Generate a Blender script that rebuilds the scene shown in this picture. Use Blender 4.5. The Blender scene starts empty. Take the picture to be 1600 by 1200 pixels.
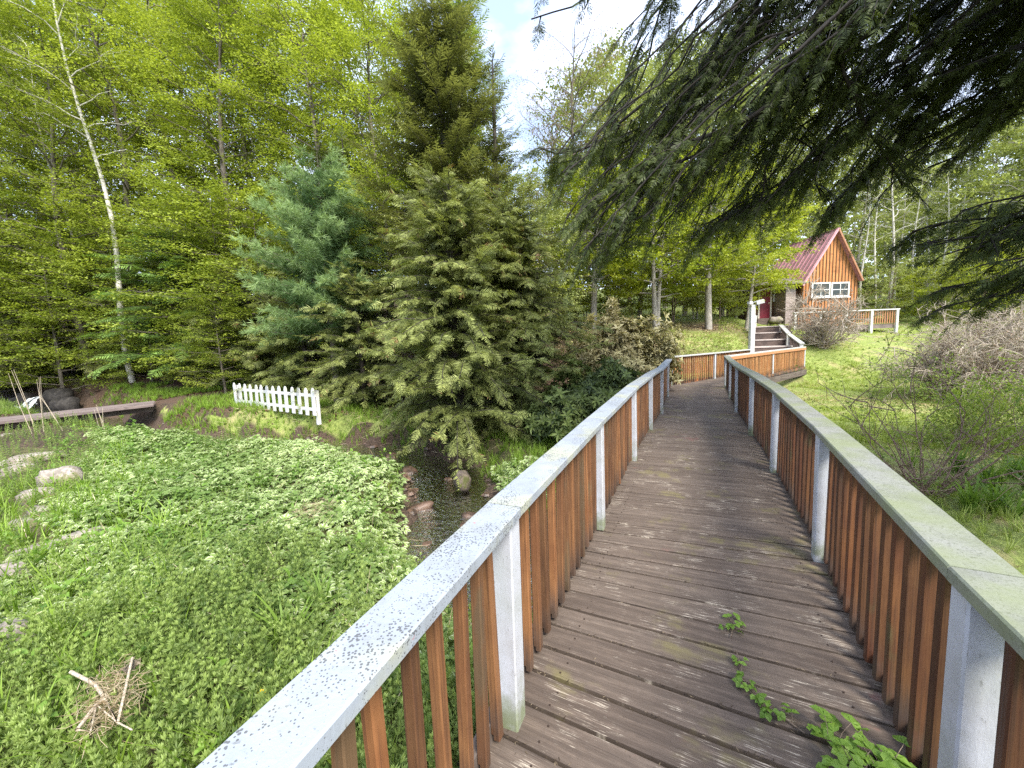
import bpy, math, numpy as np
from mathutils import Matrix, Vector
PI = math.pi
S = bpy.context.scene
COL = S.collection
# ------------------------------------------------------------------ camera
F_PX, PITCH, ROLL, CAMH = 620.0, 0.1034, -0.0367, 1.52
_cp, _sp, _cr, _sr = math.cos(PITCH), math.sin(PITCH), math.cos(ROLL), math.sin(ROLL)
_f = np.array([0, _cp, -_sp]); _u0 = np.array([0, _sp, _cp]); _r0 = np.array([1.0, 0, 0])
CR = _r0*_cr + _u0*_sr; CU = -_r0*_sr + _u0*_cr
cam = bpy.data.cameras.new('camera'); camo = bpy.data.objects.new('camera', cam); COL.objects.link(camo)
camo.matrix_world = Matrix(((CR[0], CU[0], -_f[0], 0), (CR[1], CU[1], -_f[1], 0), (CR[2], CU[2], -_f[2], CAMH), (0, 0, 0, 1)))
cam.sensor_width = 36; cam.lens = 36*F_PX/1600; cam.clip_end = 800; cam.clip_start = 0.02
S.camera = camo
# ------------------------------------------------------------------ world, sun, exposure
SUN_EL, SUN_AZ = math.radians(48), math.radians(152)       # azimuth measured clockwise from +Y (behind the camera, to the right)
W = bpy.data.worlds.new('World'); S.world = W; W.use_nodes = True
nt = W.node_tree; nt.nodes.clear()
def wn(t, **k):
    n = nt.nodes.new(t)
    for a, b in k.items(): setattr(n, a, b)
    return n
sky = wn('ShaderNodeTexSky', sky_type='NISHITA', sun_disc=False, sun_elevation=SUN_EL, sun_rotation=SUN_AZ, air_density=1.0, dust_density=1.5, ozone_density=1.2)
tc = wn('ShaderNodeTexCoord'); mp = wn('ShaderNodeMapping'); mp.inputs['Scale'].default_value = (1, 1, 2.2)
nz = wn('ShaderNodeTexNoise'); nz.inputs['Scale'].default_value = 3.1; nz.inputs['Detail'].default_value = 6; nz.inputs['Roughness'].default_value = .55
rp = wn('ShaderNodeValToRGB'); rp.color_ramp.elements[0].position = .36; rp.color_ramp.elements[1].position = .62
rp.color_ramp.elements[0].color = (.22, .22, .22, 1); rp.color_ramp.elements[1].color = (.95, .95, .95, 1)
mx = wn('ShaderNodeMix', data_type='RGBA'); mx.inputs[7].default_value = (5.0, 5.5, 6.8, 1)
bg = wn('ShaderNodeBackground'); bg.inputs[1].default_value = .15; wo = wn('ShaderNodeOutputWorld')
L = nt.links.new
L(tc.outputs['Generated'], mp.inputs[0]); L(mp.outputs[0], nz.inputs[0]); L(nz.outputs[0], rp.inputs[0]); L(rp.outputs[0], mx.inputs[0])
L(sky.outputs[0], mx.inputs[6]); L(mx.outputs[2], bg.inputs[0]); L(bg.outputs[0], wo.inputs[0])
sun = bpy.data.lights.new('sun', 'SUN'); sun.energy = 2.8; sun.angle = math.radians(22); sun.color = (1, .94, .83)
so = bpy.data.objects.new('sun', sun); COL.objects.link(so)
_sd = Vector((math.sin(SUN_AZ)*math.cos(SUN_EL), math.cos(SUN_AZ)*math.cos(SUN_EL), math.sin(SUN_EL)))
so.rotation_euler = _sd.to_track_quat('Z', 'Y').to_euler(); so.location = (0, -5, 30)
V_ = S.view_settings; V_.view_transform = 'Standard'; V_.look = 'None'; V_.gamma = 1; V_.exposure = 1.5
cy = S.cycles; cy.max_bounces = 5; cy.diffuse_bounces = 3; cy.glossy_bounces = 2; cy.transmission_bounces = 4; cy.transparent_max_bounces = 6
cy.use_denoising = False; cy.sample_clamp_indirect = 6; cy.caustics_reflective = False; cy.caustics_refractive = False
# ------------------------------------------------------------------ picture <-> place measurements (photo is 1600 x 1200)
def ray(px, py): return CR*(px-800)/F_PX - CU*(py-600)/F_PX + _f
def gp(px, py, z):                                           # point of height z seen at a pixel
    d = ray(px, py); t = (z-CAMH)/d[2]; return np.array([d[0]*t, d[1]*t, z])
def at(px, py, Y):                                           # point at distance Y seen at a pixel
    d = ray(px, py); t = Y/d[1]; return np.array([d[0]*t, Y, CAMH+d[2]*t])
# ------------------------------------------------------------------ mesh kit
class G:
    def __init__(s): s.V = []; s.F = []; s.n = 0
    def add(s, V, F, mat=0, tint=.5, edge=None, smooth=False, co=None):
        V = np.asarray(V, float).reshape(-1, 3); F = np.asarray(F, int)
        if len(F) == 0: return
        e = np.zeros(len(V)) if edge is None else edge
        c = V if co is None else np.asarray(co, float)
        t = np.full(len(F), tint, float) if np.isscalar(tint) else np.asarray(tint, float)
        s.V.append((V, e, c)); s.F.append((F+s.n, np.full(len(F), mat), t, np.full(len(F), smooth))); s.n += len(V)
    def build(s, name, mats, parent=None, origin=None):
        me = bpy.data.meshes.new(name)
        V = np.concatenate([v[0] for v in s.V]); E_ = np.concatenate([v[1] for v in s.V]); C_ = np.concatenate([v[2] for v in s.V])
        if origin is not None: V = V-np.asarray(origin, float)
        li = np.concatenate([f[0].ravel() for f in s.F]); sz = np.concatenate([np.full(len(f[0]), f[0].shape[1]) for f in s.F])
        me.vertices.add(len(V)); me.vertices.foreach_set('co', V.astype(np.float32).ravel())
        me.loops.add(len(li)); me.loops.foreach_set('vertex_index', li.astype(np.int32))
        me.polygons.add(len(sz)); st = np.concatenate([[0], np.cumsum(sz)[:-1]])
        me.polygons.foreach_set('loop_start', st.astype(np.int32))
        try: me.polygons.foreach_set('loop_total', sz.astype(np.int32))
        except Exception: pass
        me.polygons.foreach_set('material_index', np.concatenate([f[1] for f in s.F]).astype(np.int32))
        me.polygons.foreach_set('use_smooth', np.concatenate([f[3] for f in s.F]).astype(bool))
        a = me.attributes.new('tint', 'FLOAT', 'FACE'); a.data.foreach_set('value', np.concatenate([f[2] for f in s.F]).astype(np.float32))
        if E_.any(): a = me.attributes.new('edge', 'FLOAT', 'POINT'); a.data.foreach_set('value', E_.astype(np.float32))
        a = me.attributes.new('cc', 'FLOAT_VECTOR', 'POINT'); a.data.foreach_set('vector', C_.astype(np.float32).ravel())
        me.update(calc_edges=True)
        for m in (mats if isinstance(mats, (list, tuple)) else [mats]): me.materials.append(m)
        o = bpy.data.objects.new(name, me); COL.objects.link(o)
        if parent is not None: o.parent = parent
        return o
def tag(o, label=None, cat=None, group=None, kind=None):
    for k, v in (('label', label), ('category', cat), ('group', group), ('kind', kind)):
        if v: o[k] = v
    return o
def thing(name, label, cat, loc=(0, 0, 0), group=None, rz=0):
    o = bpy.data.objects.new(name, None); COL.objects.link(o); o.location = loc; o.rotation_euler = (0, 0, rz); o.empty_display_size = .1
    return tag(o, label, cat, group)
def copy_tree(o, parent=None):
    c = o.copy(); COL.objects.link(c); c.parent = parent
    for ch in list(o.children): copy_tree(ch, c)
    return c
def unit(v): v = np.asarray(v, float); return v/np.maximum(np.linalg.norm(v, axis=-1, keepdims=True), 1e-9)
def tube(g, pts, rad, sides=5, mat=0, tint=.5, cap=False):
    P = np.asarray(pts, float); n = len(P); r = np.broadcast_to(np.asarray(rad, float), (n,))
    T = unit(np.gradient(P, axis=0)); ref = np.array([0.12, .21, 1.0]) if abs(T[:, 2]).mean() < .8 else np.array([1.0, .1, .05])
    A = unit(np.cross(T, ref)); B = np.cross(T, A); th = np.arange(sides)*2*PI/sides
    V = P[:, None]+r[:, None, None]*(A[:, None]*np.cos(th)[None, :, None]+B[:, None]*np.sin(th)[None, :, None])
    i = np.arange(n-1)[:, None]*sides; j = np.arange(sides)[None]; k = (j+1) % sides
    F = np.stack([i+j, i+k, i+sides+k, i+sides+j], -1).reshape(-1, 4)
    g.add(V.reshape(-1, 3), F, mat, tint, smooth=True)
    if cap: g.add(V[-1], [list(range(sides))], mat, tint); g.add(V[0], [list(range(sides))[::-1]], mat, tint)
def box(g, c, h, ax=None, mat=0, tint=.5, co=None):
    ax = np.eye(3) if ax is None else np.asarray(ax, float)
    s = np.array([[-1, -1, -1], [1, -1, -1], [1, 1, -1], [-1, 1, -1], [-1, -1, 1], [1, -1, 1], [1, 1, 1], [-1, 1, 1]])*np.asarray(h, float)
    V = np.asarray(c, float)+s@ax
    g.add(V, [[0, 3, 2, 1], [4, 5, 6, 7], [0, 1, 5, 4], [1, 2, 6, 5], [2, 3, 7, 6], [3, 0, 4, 7]], mat, tint, co=s+np.asarray(co) if co is not None else s+np.asarray(c))
def box2(g, x0, x1, y0, y1, z0, z1, mat=0, tint=.5): box(g, ((x0+x1)/2, (y0+y1)/2, (z0+z1)/2), ((x1-x0)/2, (y1-y0)/2, (z1-z0)/2), None, mat, tint)
def prism(g, prof, z0, z1, mat=0, tint=.5, top=None, fr=None, co0=(0, 0, 0)):    # profile in xy, extruded along z; top = scale of the upper end
    P = np.asarray(prof, float); n = len(P); t = 1 if top is None else top
    V = np.concatenate([np.c_[P, np.full(n, z0)], np.c_[P*t, np.full(n, z1)]])
    co = V+np.asarray(co0)
    if fr is not None: V = fr[0]+V@np.asarray(fr[1])
    F = [[i, (i+1) % n, n+(i+1) % n, n+i] for i in range(n)]
    g.add(V, F, mat, tint, co=co); g.add(V, [list(range(n))[::-1]], mat, tint, co=co); g.add(V, [list(range(n, 2*n))], mat, tint, co=co)
def cham(w, d, c): return [(-w+c, -d), (w-c, -d), (w, -d+c), (w, d-c), (w-c, d), (-w+c, d), (-w, d-c), (-w, -d+c)]
def frames(d, up):
    d = unit(d); s = unit(np.cross(d, up)); u = np.cross(s, d); return np.stack([s, d, u], -1)   # columns: side, along, up
def place(g, T, M, P, tint, mat=0, jit=None):
    v, f, e, ft = T; k = len(P)
    if k == 0: return
    V = np.einsum('kij,nj->kni', M, v)+P[:, None]
    F = (np.arange(k)[:, None, None]*len(v)+f[None]).reshape(-1, f.shape[1])
    t = (np.broadcast_to(np.asarray(tint, float), (k,))[:, None]+ft[None]).ravel()
    g.add(V.reshape(-1, 3), F, mat, t, edge=np.tile(e, k))
def tmpl(parts):                                             # parts: list of (v, f, e, tint)
    V = []; F = []; E_ = []; T = []; n = 0
    for v, f, e, t in parts:
        V.append(v); F.append(np.asarray(f)+n); E_.append(e); T.append(np.full(len(f), t)); n += len(v)
    return np.concatenate(V), np.concatenate(F), np.concatenate(E_), np.concatenate(T)
def rotz(a): c, s = math.cos(a), math.sin(a); return np.array([[c, -s, 0], [s, c, 0], [0, 0, 1.0]])
def rotx(a): c, s = math.cos(a), math.sin(a); return np.array([[1.0, 0, 0], [0, c, -s], [0, s, c]])
def roty(a): c, s = math.cos(a), math.sin(a); return np.array([[c, 0, s], [0, 1.0, 0], [-s, 0, c]])
def leaf(L=1., w=.3, fold=.25, droop=.1, rich=False, tint=0.):
    if not rich:
        v = np.array([[0, 0, 0], [-w, .45*L, fold*w], [0, L, -droop*L], [w, .45*L, fold*w]], float)
        return v, [[0, 3, 2, 1]], np.array([0, 1, .3, 1.]), tint
    v = np.array([[0, 0, 0], [0, .5*L, 0], [0, L, -droop*L], [-w*.8, .25*L, fold*w], [-w*.85, .65*L, fold*w*.8], [w*.8, .25*L, fold*w], [w*.85, .65*L, fold*w*.8]], float)
    return v, [[0, 1, 4, 3], [0, 5, 6, 1], [1, 2, 2, 4], [1, 6, 6, 2]], np.array([0, 0, .6, 1, 1, 1, 1.]), tint
def strip(a, b, w, z=0., tint=0.):                           # thin pointed strip from a to b lying in xy
    a = np.array(a, float); b = np.array(b, float); d = unit(b-a); s = np.array([-d[1], d[0], 0])*w; m = a+(b-a)*.4
    return np.array([a, m-s, b, m+s]), [[0, 1, 2, 3]], np.array([0, 1, 1, 1.]), tint
def spray(rng, n=7, w=.035, L=1., ang=50, jz=.05, drop=.12):  # flat evergreen spray, length 1 along +y
    P = [strip((0, 0, 0), (0, L, -drop), w*.55, tint=-.25)]
    for i in range(n):
        for s in (-1, 1):
            y = (i+.5+rng.uniform(-.25, .25))/n*L; l = (.46*(1-y/L)+.12)*rng.uniform(.8, 1.2); a = math.radians(ang+rng.uniform(-10, 10))
            z0 = -drop*(y/L)**2
            P.append(strip((0, y, z0), (s*l*math.sin(a), y+l*math.cos(a), z0-l*.25+rng.uniform(-jz, jz)), w*rng.uniform(.8, 1.2), tint=rng.uniform(-.12, .16)))
    return tmpl(P)
def rs(rng, *a): return rng.uniform(*a)
# ------------------------------------------------------------------ materials
def mat(name):
    m = bpy.data.materials.new(name); m.use_nodes = True; n = m.node_tree; n.nodes.clear()
    o = n.nodes.new('ShaderNodeOutputMaterial'); p = n.nodes.new('ShaderNodeBsdfPrincipled'); n.links.new(p.outputs[0], o.inputs[0])
    return m, n, p, o
def N(n, t, ins=None, **k):
    x = n.nodes.new(t)
    for a, b in k.items(): setattr(x, a, b)
    for a, b in (ins or {}).items():
        if hasattr(b, 'links'): n.links.new(b, x.inputs[a])
        else: x.inputs[a].default_value = b
    return x
def c4(c): return (c[0], c[1], c[2], 1)
def mix(n, f, a, b, bt='MIX'):
    x = n.nodes.new('ShaderNodeMix'); x.data_type = 'RGBA'; x.blend_type = bt
    for i, v in ((0, f), (6, a), (7, b)):
        if hasattr(v, 'links'): n.links.new(v, x.inputs[i])
        else: x.inputs[i].default_value = v if i == 0 else c4(v)
    return x.outputs[2]
def ramp(n, f, p0, p1, v0=0., v1=1.):
    x = n.nodes.new('ShaderNodeMapRange'); x.interpolation_type = 'SMOOTHSTEP'; n.links.new(f, x.inputs[0])
    for i, v in enumerate((p0, p1, v0, v1)): x.inputs[i+1].default_value = v
    return x.outputs[0]
def noise(n, vec, sc, det=3, rough=.55, scale=None, off=None):
    if scale is not None or off is not None:
        q = n.nodes.new('ShaderNodeMapping'); n.links.new(vec, q.inputs[0])
        if scale is not None: q.inputs['Scale'].default_value = scale
        if off is not None: n.links.new(off, q.inputs['Location'])
        vec = q.outputs[0]
    x = n.nodes.new('ShaderNodeTexNoise'); n.links.new(vec, x.inputs[0]); x.inputs['Scale'].default_value = sc; x.inputs['Detail'].default_value = det; x.inputs['Roughness'].default_value = rough
    return x.outputs[0]
def attr(n, name, out=2): return N(n, 'ShaderNodeAttribute', attribute_name=name).outputs[out]
def bump(n, p, h, s=.3, d=.01): b = N(n, 'ShaderNodeBump', {'Height': h, 'Strength': s, 'Distance': d}); n.links.new(b.outputs[0], p.inputs['Normal'])
def math_(n, op, a, b=0.):
    x = n.nodes.new('ShaderNodeMath'); x.operation = op
    for i, v in enumerate((a, b)):
        if hasattr(v, 'links'): n.links.new(v, x.inputs[i])
        else: x.inputs[i].default_value = v
    return x.outputs[0]
def leafmat(name, dark, light, trans=.35, edge=None, rough=.5, dead=None, spec=.3, transc=None):
    m, n, p, o = mat(name); t = attr(n, 'tint'); r = N(n, 'ShaderNodeObjectInfo').outputs['Random']
    f = math_(n, 'ADD', t, math_(n, 'MULTIPLY', math_(n, 'SUBTRACT', r, .5), .25))
    c = mix(n, ramp(n, f, 0, 1), dark, light)
    if edge is not None: c = mix(n, ramp(n, attr(n, 'edge'), .45, .8), c, mix(n, ramp(n, t, .2, .9), c, edge))
    if dead is not None: c = mix(n, ramp(n, t, 1.02, 1.08), c, dead)
    n.links.new(c, p.inputs['Base Color']); p.inputs['Roughness'].default_value = rough; p.inputs['Specular IOR Level'].default_value = spec
    tr = n.nodes.new('ShaderNodeBsdfTranslucent'); tc_ = mix(n, 1., c, transc or (1.25, 1.25, .7), 'MULTIPLY'); n.links.new(tc_, tr.inputs[0])
    ms = n.nodes.new('ShaderNodeMixShader'); ms.inputs[0].default_value = trans
    n.links.new(p.outputs[0], ms.inputs[1]); n.links.new(tr.outputs[0], ms.inputs[2]); n.links.new(ms.outputs[0], o.inputs[0])
    return m
def barkmat(name, a, b, sc=(8, 8, 1.5), k=1., marks=None, bs=.6):
    m, n, p, o = mat(name); v = N(n, 'ShaderNodeTexCoord').outputs['Object']
    q = noise(n, v, 3*k, 5, .65, scale=sc); c = mix(n, ramp(n, q, .35, .65), a, b)
    if marks is not None:
        z = noise(n, v, 2.2, 3, .6, scale=(2, 2, 14)); c = mix(n, ramp(n, z, .6, .66), c, marks)
    n.links.new(c, p.inputs['Base Color']); p.inputs['Roughness'].default_value = .9; bump(n, p, q, bs, .02)
    return m
M = {}
M['beech'] = leafmat('beech_leaf', (.10, .15, .015), (.44, .51, .08), .45)
M['beech2'] = leafmat('birch_leaf', (.15, .20, .035), (.40, .44, .10), .45)
M['maple'] = leafmat('maple_leaf', (.18, .24, .02), (.46, .50, .06), .45)
M['budred'] = leafmat('red_bud', (.20, .12, .10), (.36, .26, .24), .3)
M['pale'] = leafmat('far_leaf', (.17, .20, .06), (.38, .43, .14), .4)
M['hem'] = leafmat('hemlock_needle', (.040, .056, .014), (.33, .37, .115), .3, dead=(.2, .12, .05))
M['hemg'] = leafmat('green_hemlock_needle', (.035, .07, .018), (.24, .38, .09), .3)
M['hemd'] = leafmat('dark_hemlock_needle', (.018, .030, .009), (.10, .135, .035), .3)
M['spr'] = leafmat('spruce_needle', (.045, .055, .018), (.28, .30, .10), .25)
M['pine'] = leafmat('pine_needle', (.09, .165, .06), (.33, .45, .19), .35)
M['larch'] = leafmat('larch_needle', (.12, .17, .03), (.30, .38, .10), .35)
M['rhd'] = leafmat('rhododendron_leaf', (.022, .040, .010), (.17, .22, .06), .15, rough=.5, spec=.3)
M['rhl'] = leafmat('pale_rhododendron_leaf', (.16, .13, .06), (.52, .48, .26), .25, rough=.45)
M['weed'] = leafmat('variegated_leaf', (.12, .205, .045), (.34, .45, .14), .4, edge=(.84, .88, .62), rough=.6)
M['cleav'] = leafmat('cleavers_leaf', (.080, .138, .032), (.33, .43, .13), .38)
M['grass'] = leafmat('grass_blade', (.09, .17, .015), (.28, .42, .06), .38)
M['lawn'] = leafmat('lawn_blade', (.15, .21, .03), (.38, .46, .11), .35, dead=(.42, .36, .18))
M['lily'] = leafmat('daylily_blade', (.08, .16, .02), (.25, .38, .07), .35)
M['bram'] = leafmat('bramble_leaf', (.09, .18, .025), (.22, .36, .06), .35)
M['straw'] = leafmat('dry_straw', (.26, .19, .10), (.55, .46, .31), .1, transc=(1, 1, 1))
M['litter'] = leafmat('fallen_leaf', (.035, .016, .010), (.12, .058, .032), .1, transc=(1, 1, 1))
M['litter2'] = leafmat('pale_fallen_leaf', (.22, .16, .07), (.45, .38, .2), .1, transc=(1, 1, 1))
M['shrub'] = leafmat('shrub_leaf', (.12, .19, .03), (.32, .40, .09), .4)
M['redbud'] = leafmat('shrub_bud', (.22, .12, .07), (.36, .24, .15), .2)
M['yel'] = leafmat('dandelion_petal', (.7, .45, .01), (.85, .6, .02), .1)
M['bark'] = barkmat('grey_bark', (.06, .048, .036), (.19, .165, .13))
M['barkd'] = barkmat('dark_bark', (.018, .014, .011), (.06, .048, .038))
M['birch'] = barkmat('birch_bark', (.36, .34, .29), (.62, .60, .53), marks=(.05, .045, .04), bs=.2)
M['barkl'] = barkmat('pale_grey_bark', (.2, .18, .15), (.42, .39, .34), marks=(.10, .09, .08), bs=.3)
M['twig'] = barkmat('twig_bark', (.12, .085, .06), (.26, .20, .15), k=3)
M['twigr'] = barkmat('reddish_twig', (.17, .105, .075), (.36, .26, .2), k=3)
M['stick'] = barkmat('bleached_stick', (.32, .25, .17), (.62, .54, .42), k=4)
def stone(name, a, b, moss=None):
    m, n, p, o = mat(name); v = N(n, 'ShaderNodeTexCoord').outputs['Object']; q = noise(n, v, 5, 8, .65); q2 = noise(n, v, 26, 4, .7)
    c = mix(n, ramp(n, q, .38, .64), a, b); c = mix(n, ramp(n, q2, .56, .66), c, [x*.45 for x in a])
    if moss: c = mix(n, ramp(n, noise(n, v, 3.1, 5, .7), .50, .60), c, moss)
    n.links.new(c, p.inputs['Base Color']); p.inputs['Roughness'].default_value = .85; bump(n, p, q2, .7, .02); return m
M['stone'] = stone('pale_stone', (.20, .17, .14), (.42, .37, .32), (.17, .16, .08))
M['wetstone'] = stone('wet_stone', (.045, .03, .022), (.16, .10, .07)); M['wetstone'].node_tree.nodes['Principled BSDF'].inputs['Roughness'].default_value = .35
M['mossrock'] = stone('mossy_stone', (.07, .055, .045), (.2, .16, .12), (.08, .085, .025))
def paint(name, base, dirt, algae, alg=.35, spk=None, low=True, fk=.1):
    m, n, p, o = mat(name); v = N(n, 'ShaderNodeTexCoord').outputs['Object']; rnd = N(n, 'ShaderNodeObjectInfo').outputs['Random']
    cb = N(n, 'ShaderNodeCombineXYZ', {0: rnd, 1: rnd, 2: rnd}); off = N(n, 'ShaderNodeVectorMath', {0: cb.outputs[0], 1: (37, 17, 23)}, operation='MULTIPLY').outputs[0]
    a = noise(n, v, 7, 6, .65, off=off); b = noise(n, v, 60, 5, .7, scale=(1, 1, .35), off=off); g = noise(n, v, 3.2, 4, .6, off=off)
    c = mix(n, ramp(n, a, .40, .70, 0, .55), base, dirt); c = mix(n, ramp(n, noise(n, v, 120, 4, .75, off=off), .50, .66, 0, fk), c, [x*.55 for x in dirt]); c = mix(n, ramp(n, b, .60, .72, 0, .75), c, [x*.42 for x in dirt])
    f = ramp(n, g, .5-alg*.15, .68, 0, .75)
    if low:
        z = N(n, 'ShaderNodeSeparateXYZ', {0: v}).outputs[2]; f = math_(n, 'ADD', math_(n, 'MULTIPLY', f, .35), math_(n, 'MULTIPLY', ramp(n, z, .30, .0), ramp(n, a, .35, .6)))
        f = math_(n, 'MINIMUM', f, 1.)
    c = mix(n, f, c, algae)
    if spk:
        vo = N(n, 'ShaderNodeTexVoronoi', {'Vector': N(n, 'ShaderNodeMapping', {0: v, 'Scale': (1.0, 1.0, 1.0)}).outputs[0], 'Scale': spk}, feature='F1'); 
        w = noise(n, v, 4.5, 4, .7); th = ramp(n, w, .38, .62, .08, .40)
        dot = math_(n, 'LESS_THAN', vo.outputs[0], th); c = mix(n, math_(n, 'MULTIPLY', dot, .9), c, (.085, .088, .095))
        pk = noise(n, v, 38, 3, .6); c = mix(n, ramp(n, pk, .70, .74, 0, .7), c, (.38, .15, .16))
    n.links.new(c, p.inputs['Base Color']); p.inputs['Roughness'].default_value = .6; bump(n, p, b, .35, .004); return m
M['post'] = paint('white_post_paint', (.47, .49, .54), (.36, .36, .365), (.2, .23, .14))
M['capl'] = paint('speckled_white_rail_paint', (.29, .325, .37), (.21, .225, .24), (.35, .36, .26), .2, spk=125, low=False)
M['capr'] = paint('lichened_rail_paint', (.24, .245, .225), (.13, .14, .11), (.19, .22, .11), .95, low=False, fk=.7)
M['capf'] = paint('white_rail_paint', (.42, .42, .41), (.33, .32, .30), (.4, .42, .3), .2, low=False)
M['white'] = paint('white_paint', (.62, .62, .62), (.5, .5, .48), (.5, .52, .4), .1, low=False)
def stain(name, a, b, d, gr=None):
    m, n, p, o = mat(name); v = N(n, 'ShaderNodeTexCoord').outputs['Object']; rnd = N(n, 'ShaderNodeObjectInfo').outputs['Random']
    cb = N(n, 'ShaderNodeCombineXYZ', {0: rnd, 1: rnd, 2: rnd}); off = N(n, 'ShaderNodeVectorMath', {0: cb.outputs[0], 1: (37, 17, 23)}, operation='MULTIPLY').outputs[0]
    g = noise(n, v, 95, 4, .6, scale=(1, 1, .03), off=off); g2 = noise(n, v, 5, 4, .6, scale=(1, 1, .5), off=off)
    c = mix(n, ramp(n, g2, .3, .7), a, b); c = mix(n, ramp(n, g, .46, .64, 0, .62), c, d)
    z = N(n, 'ShaderNodeSeparateXYZ', {0: v}).outputs[2]; c = mix(n, math_(n, 'MULTIPLY', ramp(n, z, .28, .02), ramp(n, g2, .3, .62)), c, (.085, .06, .045))
    if gr: c = mix(n, ramp(n, noise(n, v, 4, 4, .7, scale=(1, 1, .3), off=off), .56, .68, 0, .8), c, gr)
    c = mix(n, math_(n, 'MULTIPLY', rnd, .9), c, mix(n, 1., c, (.42, .46, .52), 'MULTIPLY'))
    n.links.new(c, p.inputs['Base Color']); p.inputs['Roughness'].default_value = .62; bump(n, p, g, .5, .004); return m
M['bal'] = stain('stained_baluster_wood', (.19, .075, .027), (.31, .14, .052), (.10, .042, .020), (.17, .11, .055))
M['balr'] = stain('shaded_stained_baluster_wood', (.105, .034, .013), (.20, .080, .026), (.06, .024, .013), (.09, .075, .03))  # darker copy of the left stain; shade painted into the colour
M['balf'] = stain('sunlit_orange_baluster_wood', (.50, .21, .07), (.62, .33, .14), (.28, .10, .035))  # lighter copy of the stain for the far railings; sunlight painted into the colour
M['orail'] = stain('orange_rail_wood', (.55, .22, .085), (.60, .28, .12), (.4, .15, .06))
def deckmat():
    m, n, p, o = mat('weathered_deck_wood'); v = attr(n, 'cc', 1); t = attr(n, 'tint'); w = N(n, 'ShaderNodeTexCoord').outputs['Object']
    gr = noise(n, v, 30, 6, .62, scale=(.06, 1, 1)); fine = noise(n, v, 210, 3, .6, scale=(.03, 1, 1)); med = noise(n, w, 3.6, 5, .7); mot = noise(n, w, 24, 5, .7)
    c = mix(n, ramp(n, gr, .36, .68), (.088, .066, .052), (.165, .128, .102)); c = mix(n, ramp(n, mot, .35, .65, 0, .45), c, (.092, .072, .058)); c = mix(n, ramp(n, t, .2, 1, 0, .5), c, mix(n, 1., c, (.66, .62, .6), 'MULTIPLY'))
    c = mix(n, math_(n, 'MULTIPLY', ramp(n, fine, .45, .30), .65), c, (.045, .034, .028))
    c = mix(n, math_(n, 'MULTIPLY', ramp(n, fine, .56, .62), ramp(n, med, .50, .62, .04, .9)), c, (.50, .44, .36))
    c = mix(n, math_(n, 'MULTIPLY', ramp(n, noise(n, w, 1.7, 4, .7), .55, .66), ramp(n, gr, .36, .56, .1, .6)), c, (.17, .15, .055))
    red = noise(n, N(n, 'ShaderNodeVectorMath', {0: w, 1: (5.3, 9.1, 0)}).outputs[0], 1.3, 6, .75)
    c = mix(n, math_(n, 'MULTIPLY', ramp(n, red, .60, .68), ramp(n, gr, .42, .6, .05, .6)), c, (.20, .075, .065))
    n.links.new(c, p.inputs['Base Color']); p.inputs['Roughness'].default_value = .8
    h = math_(n, 'ADD', math_(n, 'MULTIPLY', gr, .6), fine); bump(n, p, h, .5, .005); return m
M['deck'] = deckmat()
_m, _n, _p, _o = mat('rusty_iron'); _p.inputs['Base Color'].default_value = (.035, .022, .016, 1); _p.inputs['Roughness'].default_value = .7; M['iron'] = _m
def wood(name, a, b, sc=(1, 1, 1), k=20, stretch=(.08, 1, 1)):
    m, n, p, o = mat(name); v = attr(n, 'cc', 1); g = noise(n, v, k, 5, .65, scale=stretch); g2 = noise(n, v, 2.5, 4, .6)
    c = mix(n, ramp(n, g, .35, .68), a, b); c = mix(n, ramp(n, g2, .5, .7, 0, .6), c, [x*.5 for x in a]); n.links.new(c, p.inputs['Base Color']); p.inputs['Roughness'].default_value = .85; bump(n, p, g, .4, .006); return m
M['beam'] = wood('dark_beam_wood', (.07, .05, .04), (.15, .12, .1))
M['tread'] = wood('worn_step_wood', (.36, .31, .28), (.5, .43, .39)); M['riser'] = wood('dark_riser_wood', (.06, .042, .036), (.12, .085, .07))
M['plank'] = wood('mossy_plank_wood', (.13, .10, .095), (.24, .19, .17))
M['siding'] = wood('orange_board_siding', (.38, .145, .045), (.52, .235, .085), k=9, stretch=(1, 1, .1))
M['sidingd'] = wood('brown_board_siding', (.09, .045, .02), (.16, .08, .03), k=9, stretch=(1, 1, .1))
def plain(name, c, rough=.6, var=.25, k=6, metal=0.):
    m, n, p, o = mat(name); v = N(n, 'ShaderNodeTexCoord').outputs['Object']
    cc = mix(n, ramp(n, noise(n, v, k, 4, .6), .35, .7), c, [x*(1-var) for x in c]); n.links.new(cc, p.inputs['Base Color']); p.inputs['Roughness'].default_value = rough; p.inputs['Metallic'].default_value = metal; return m
M['roof'] = plain('red_metal_roof', (.56, .29, .32), .35, .25, 2); M['door'] = plain('red_door_paint', (.22, .008, .02), .45, .3)
M['awn'] = plain('mossy_grey_roof', (.22, .19, .16), .9, .5); M['cream'] = plain('cream_trim', (.7, .64, .52), .6, .1)
M['glass'] = plain('window_glass', (.02, .03, .025), .03, .2); M['dark'] = plain('dark_recess', (.02, .017, .015), .9)
def brick():
    m, n, p, o = mat('grey_stone_block'); v = attr(n, 'cc', 1); q = N(n, 'ShaderNodeMapping', {0: v, 'Rotation': (PI/2, 0, 0)}).outputs[0]
    b = N(n, 'ShaderNodeTexBrick', {'Vector': q, 'Color1': (.26, .21, .19, 1), 'Color2': (.36, .30, .27, 1), 'Mortar': (.12, .10, .09, 1), 'Scale': 2.4, 'Mortar Size': .02})
    n.links.new(b.outputs[0], p.inputs['Base Color']); p.inputs['Roughness'].default_value = .9; return m
M['brick'] = brick()
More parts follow.
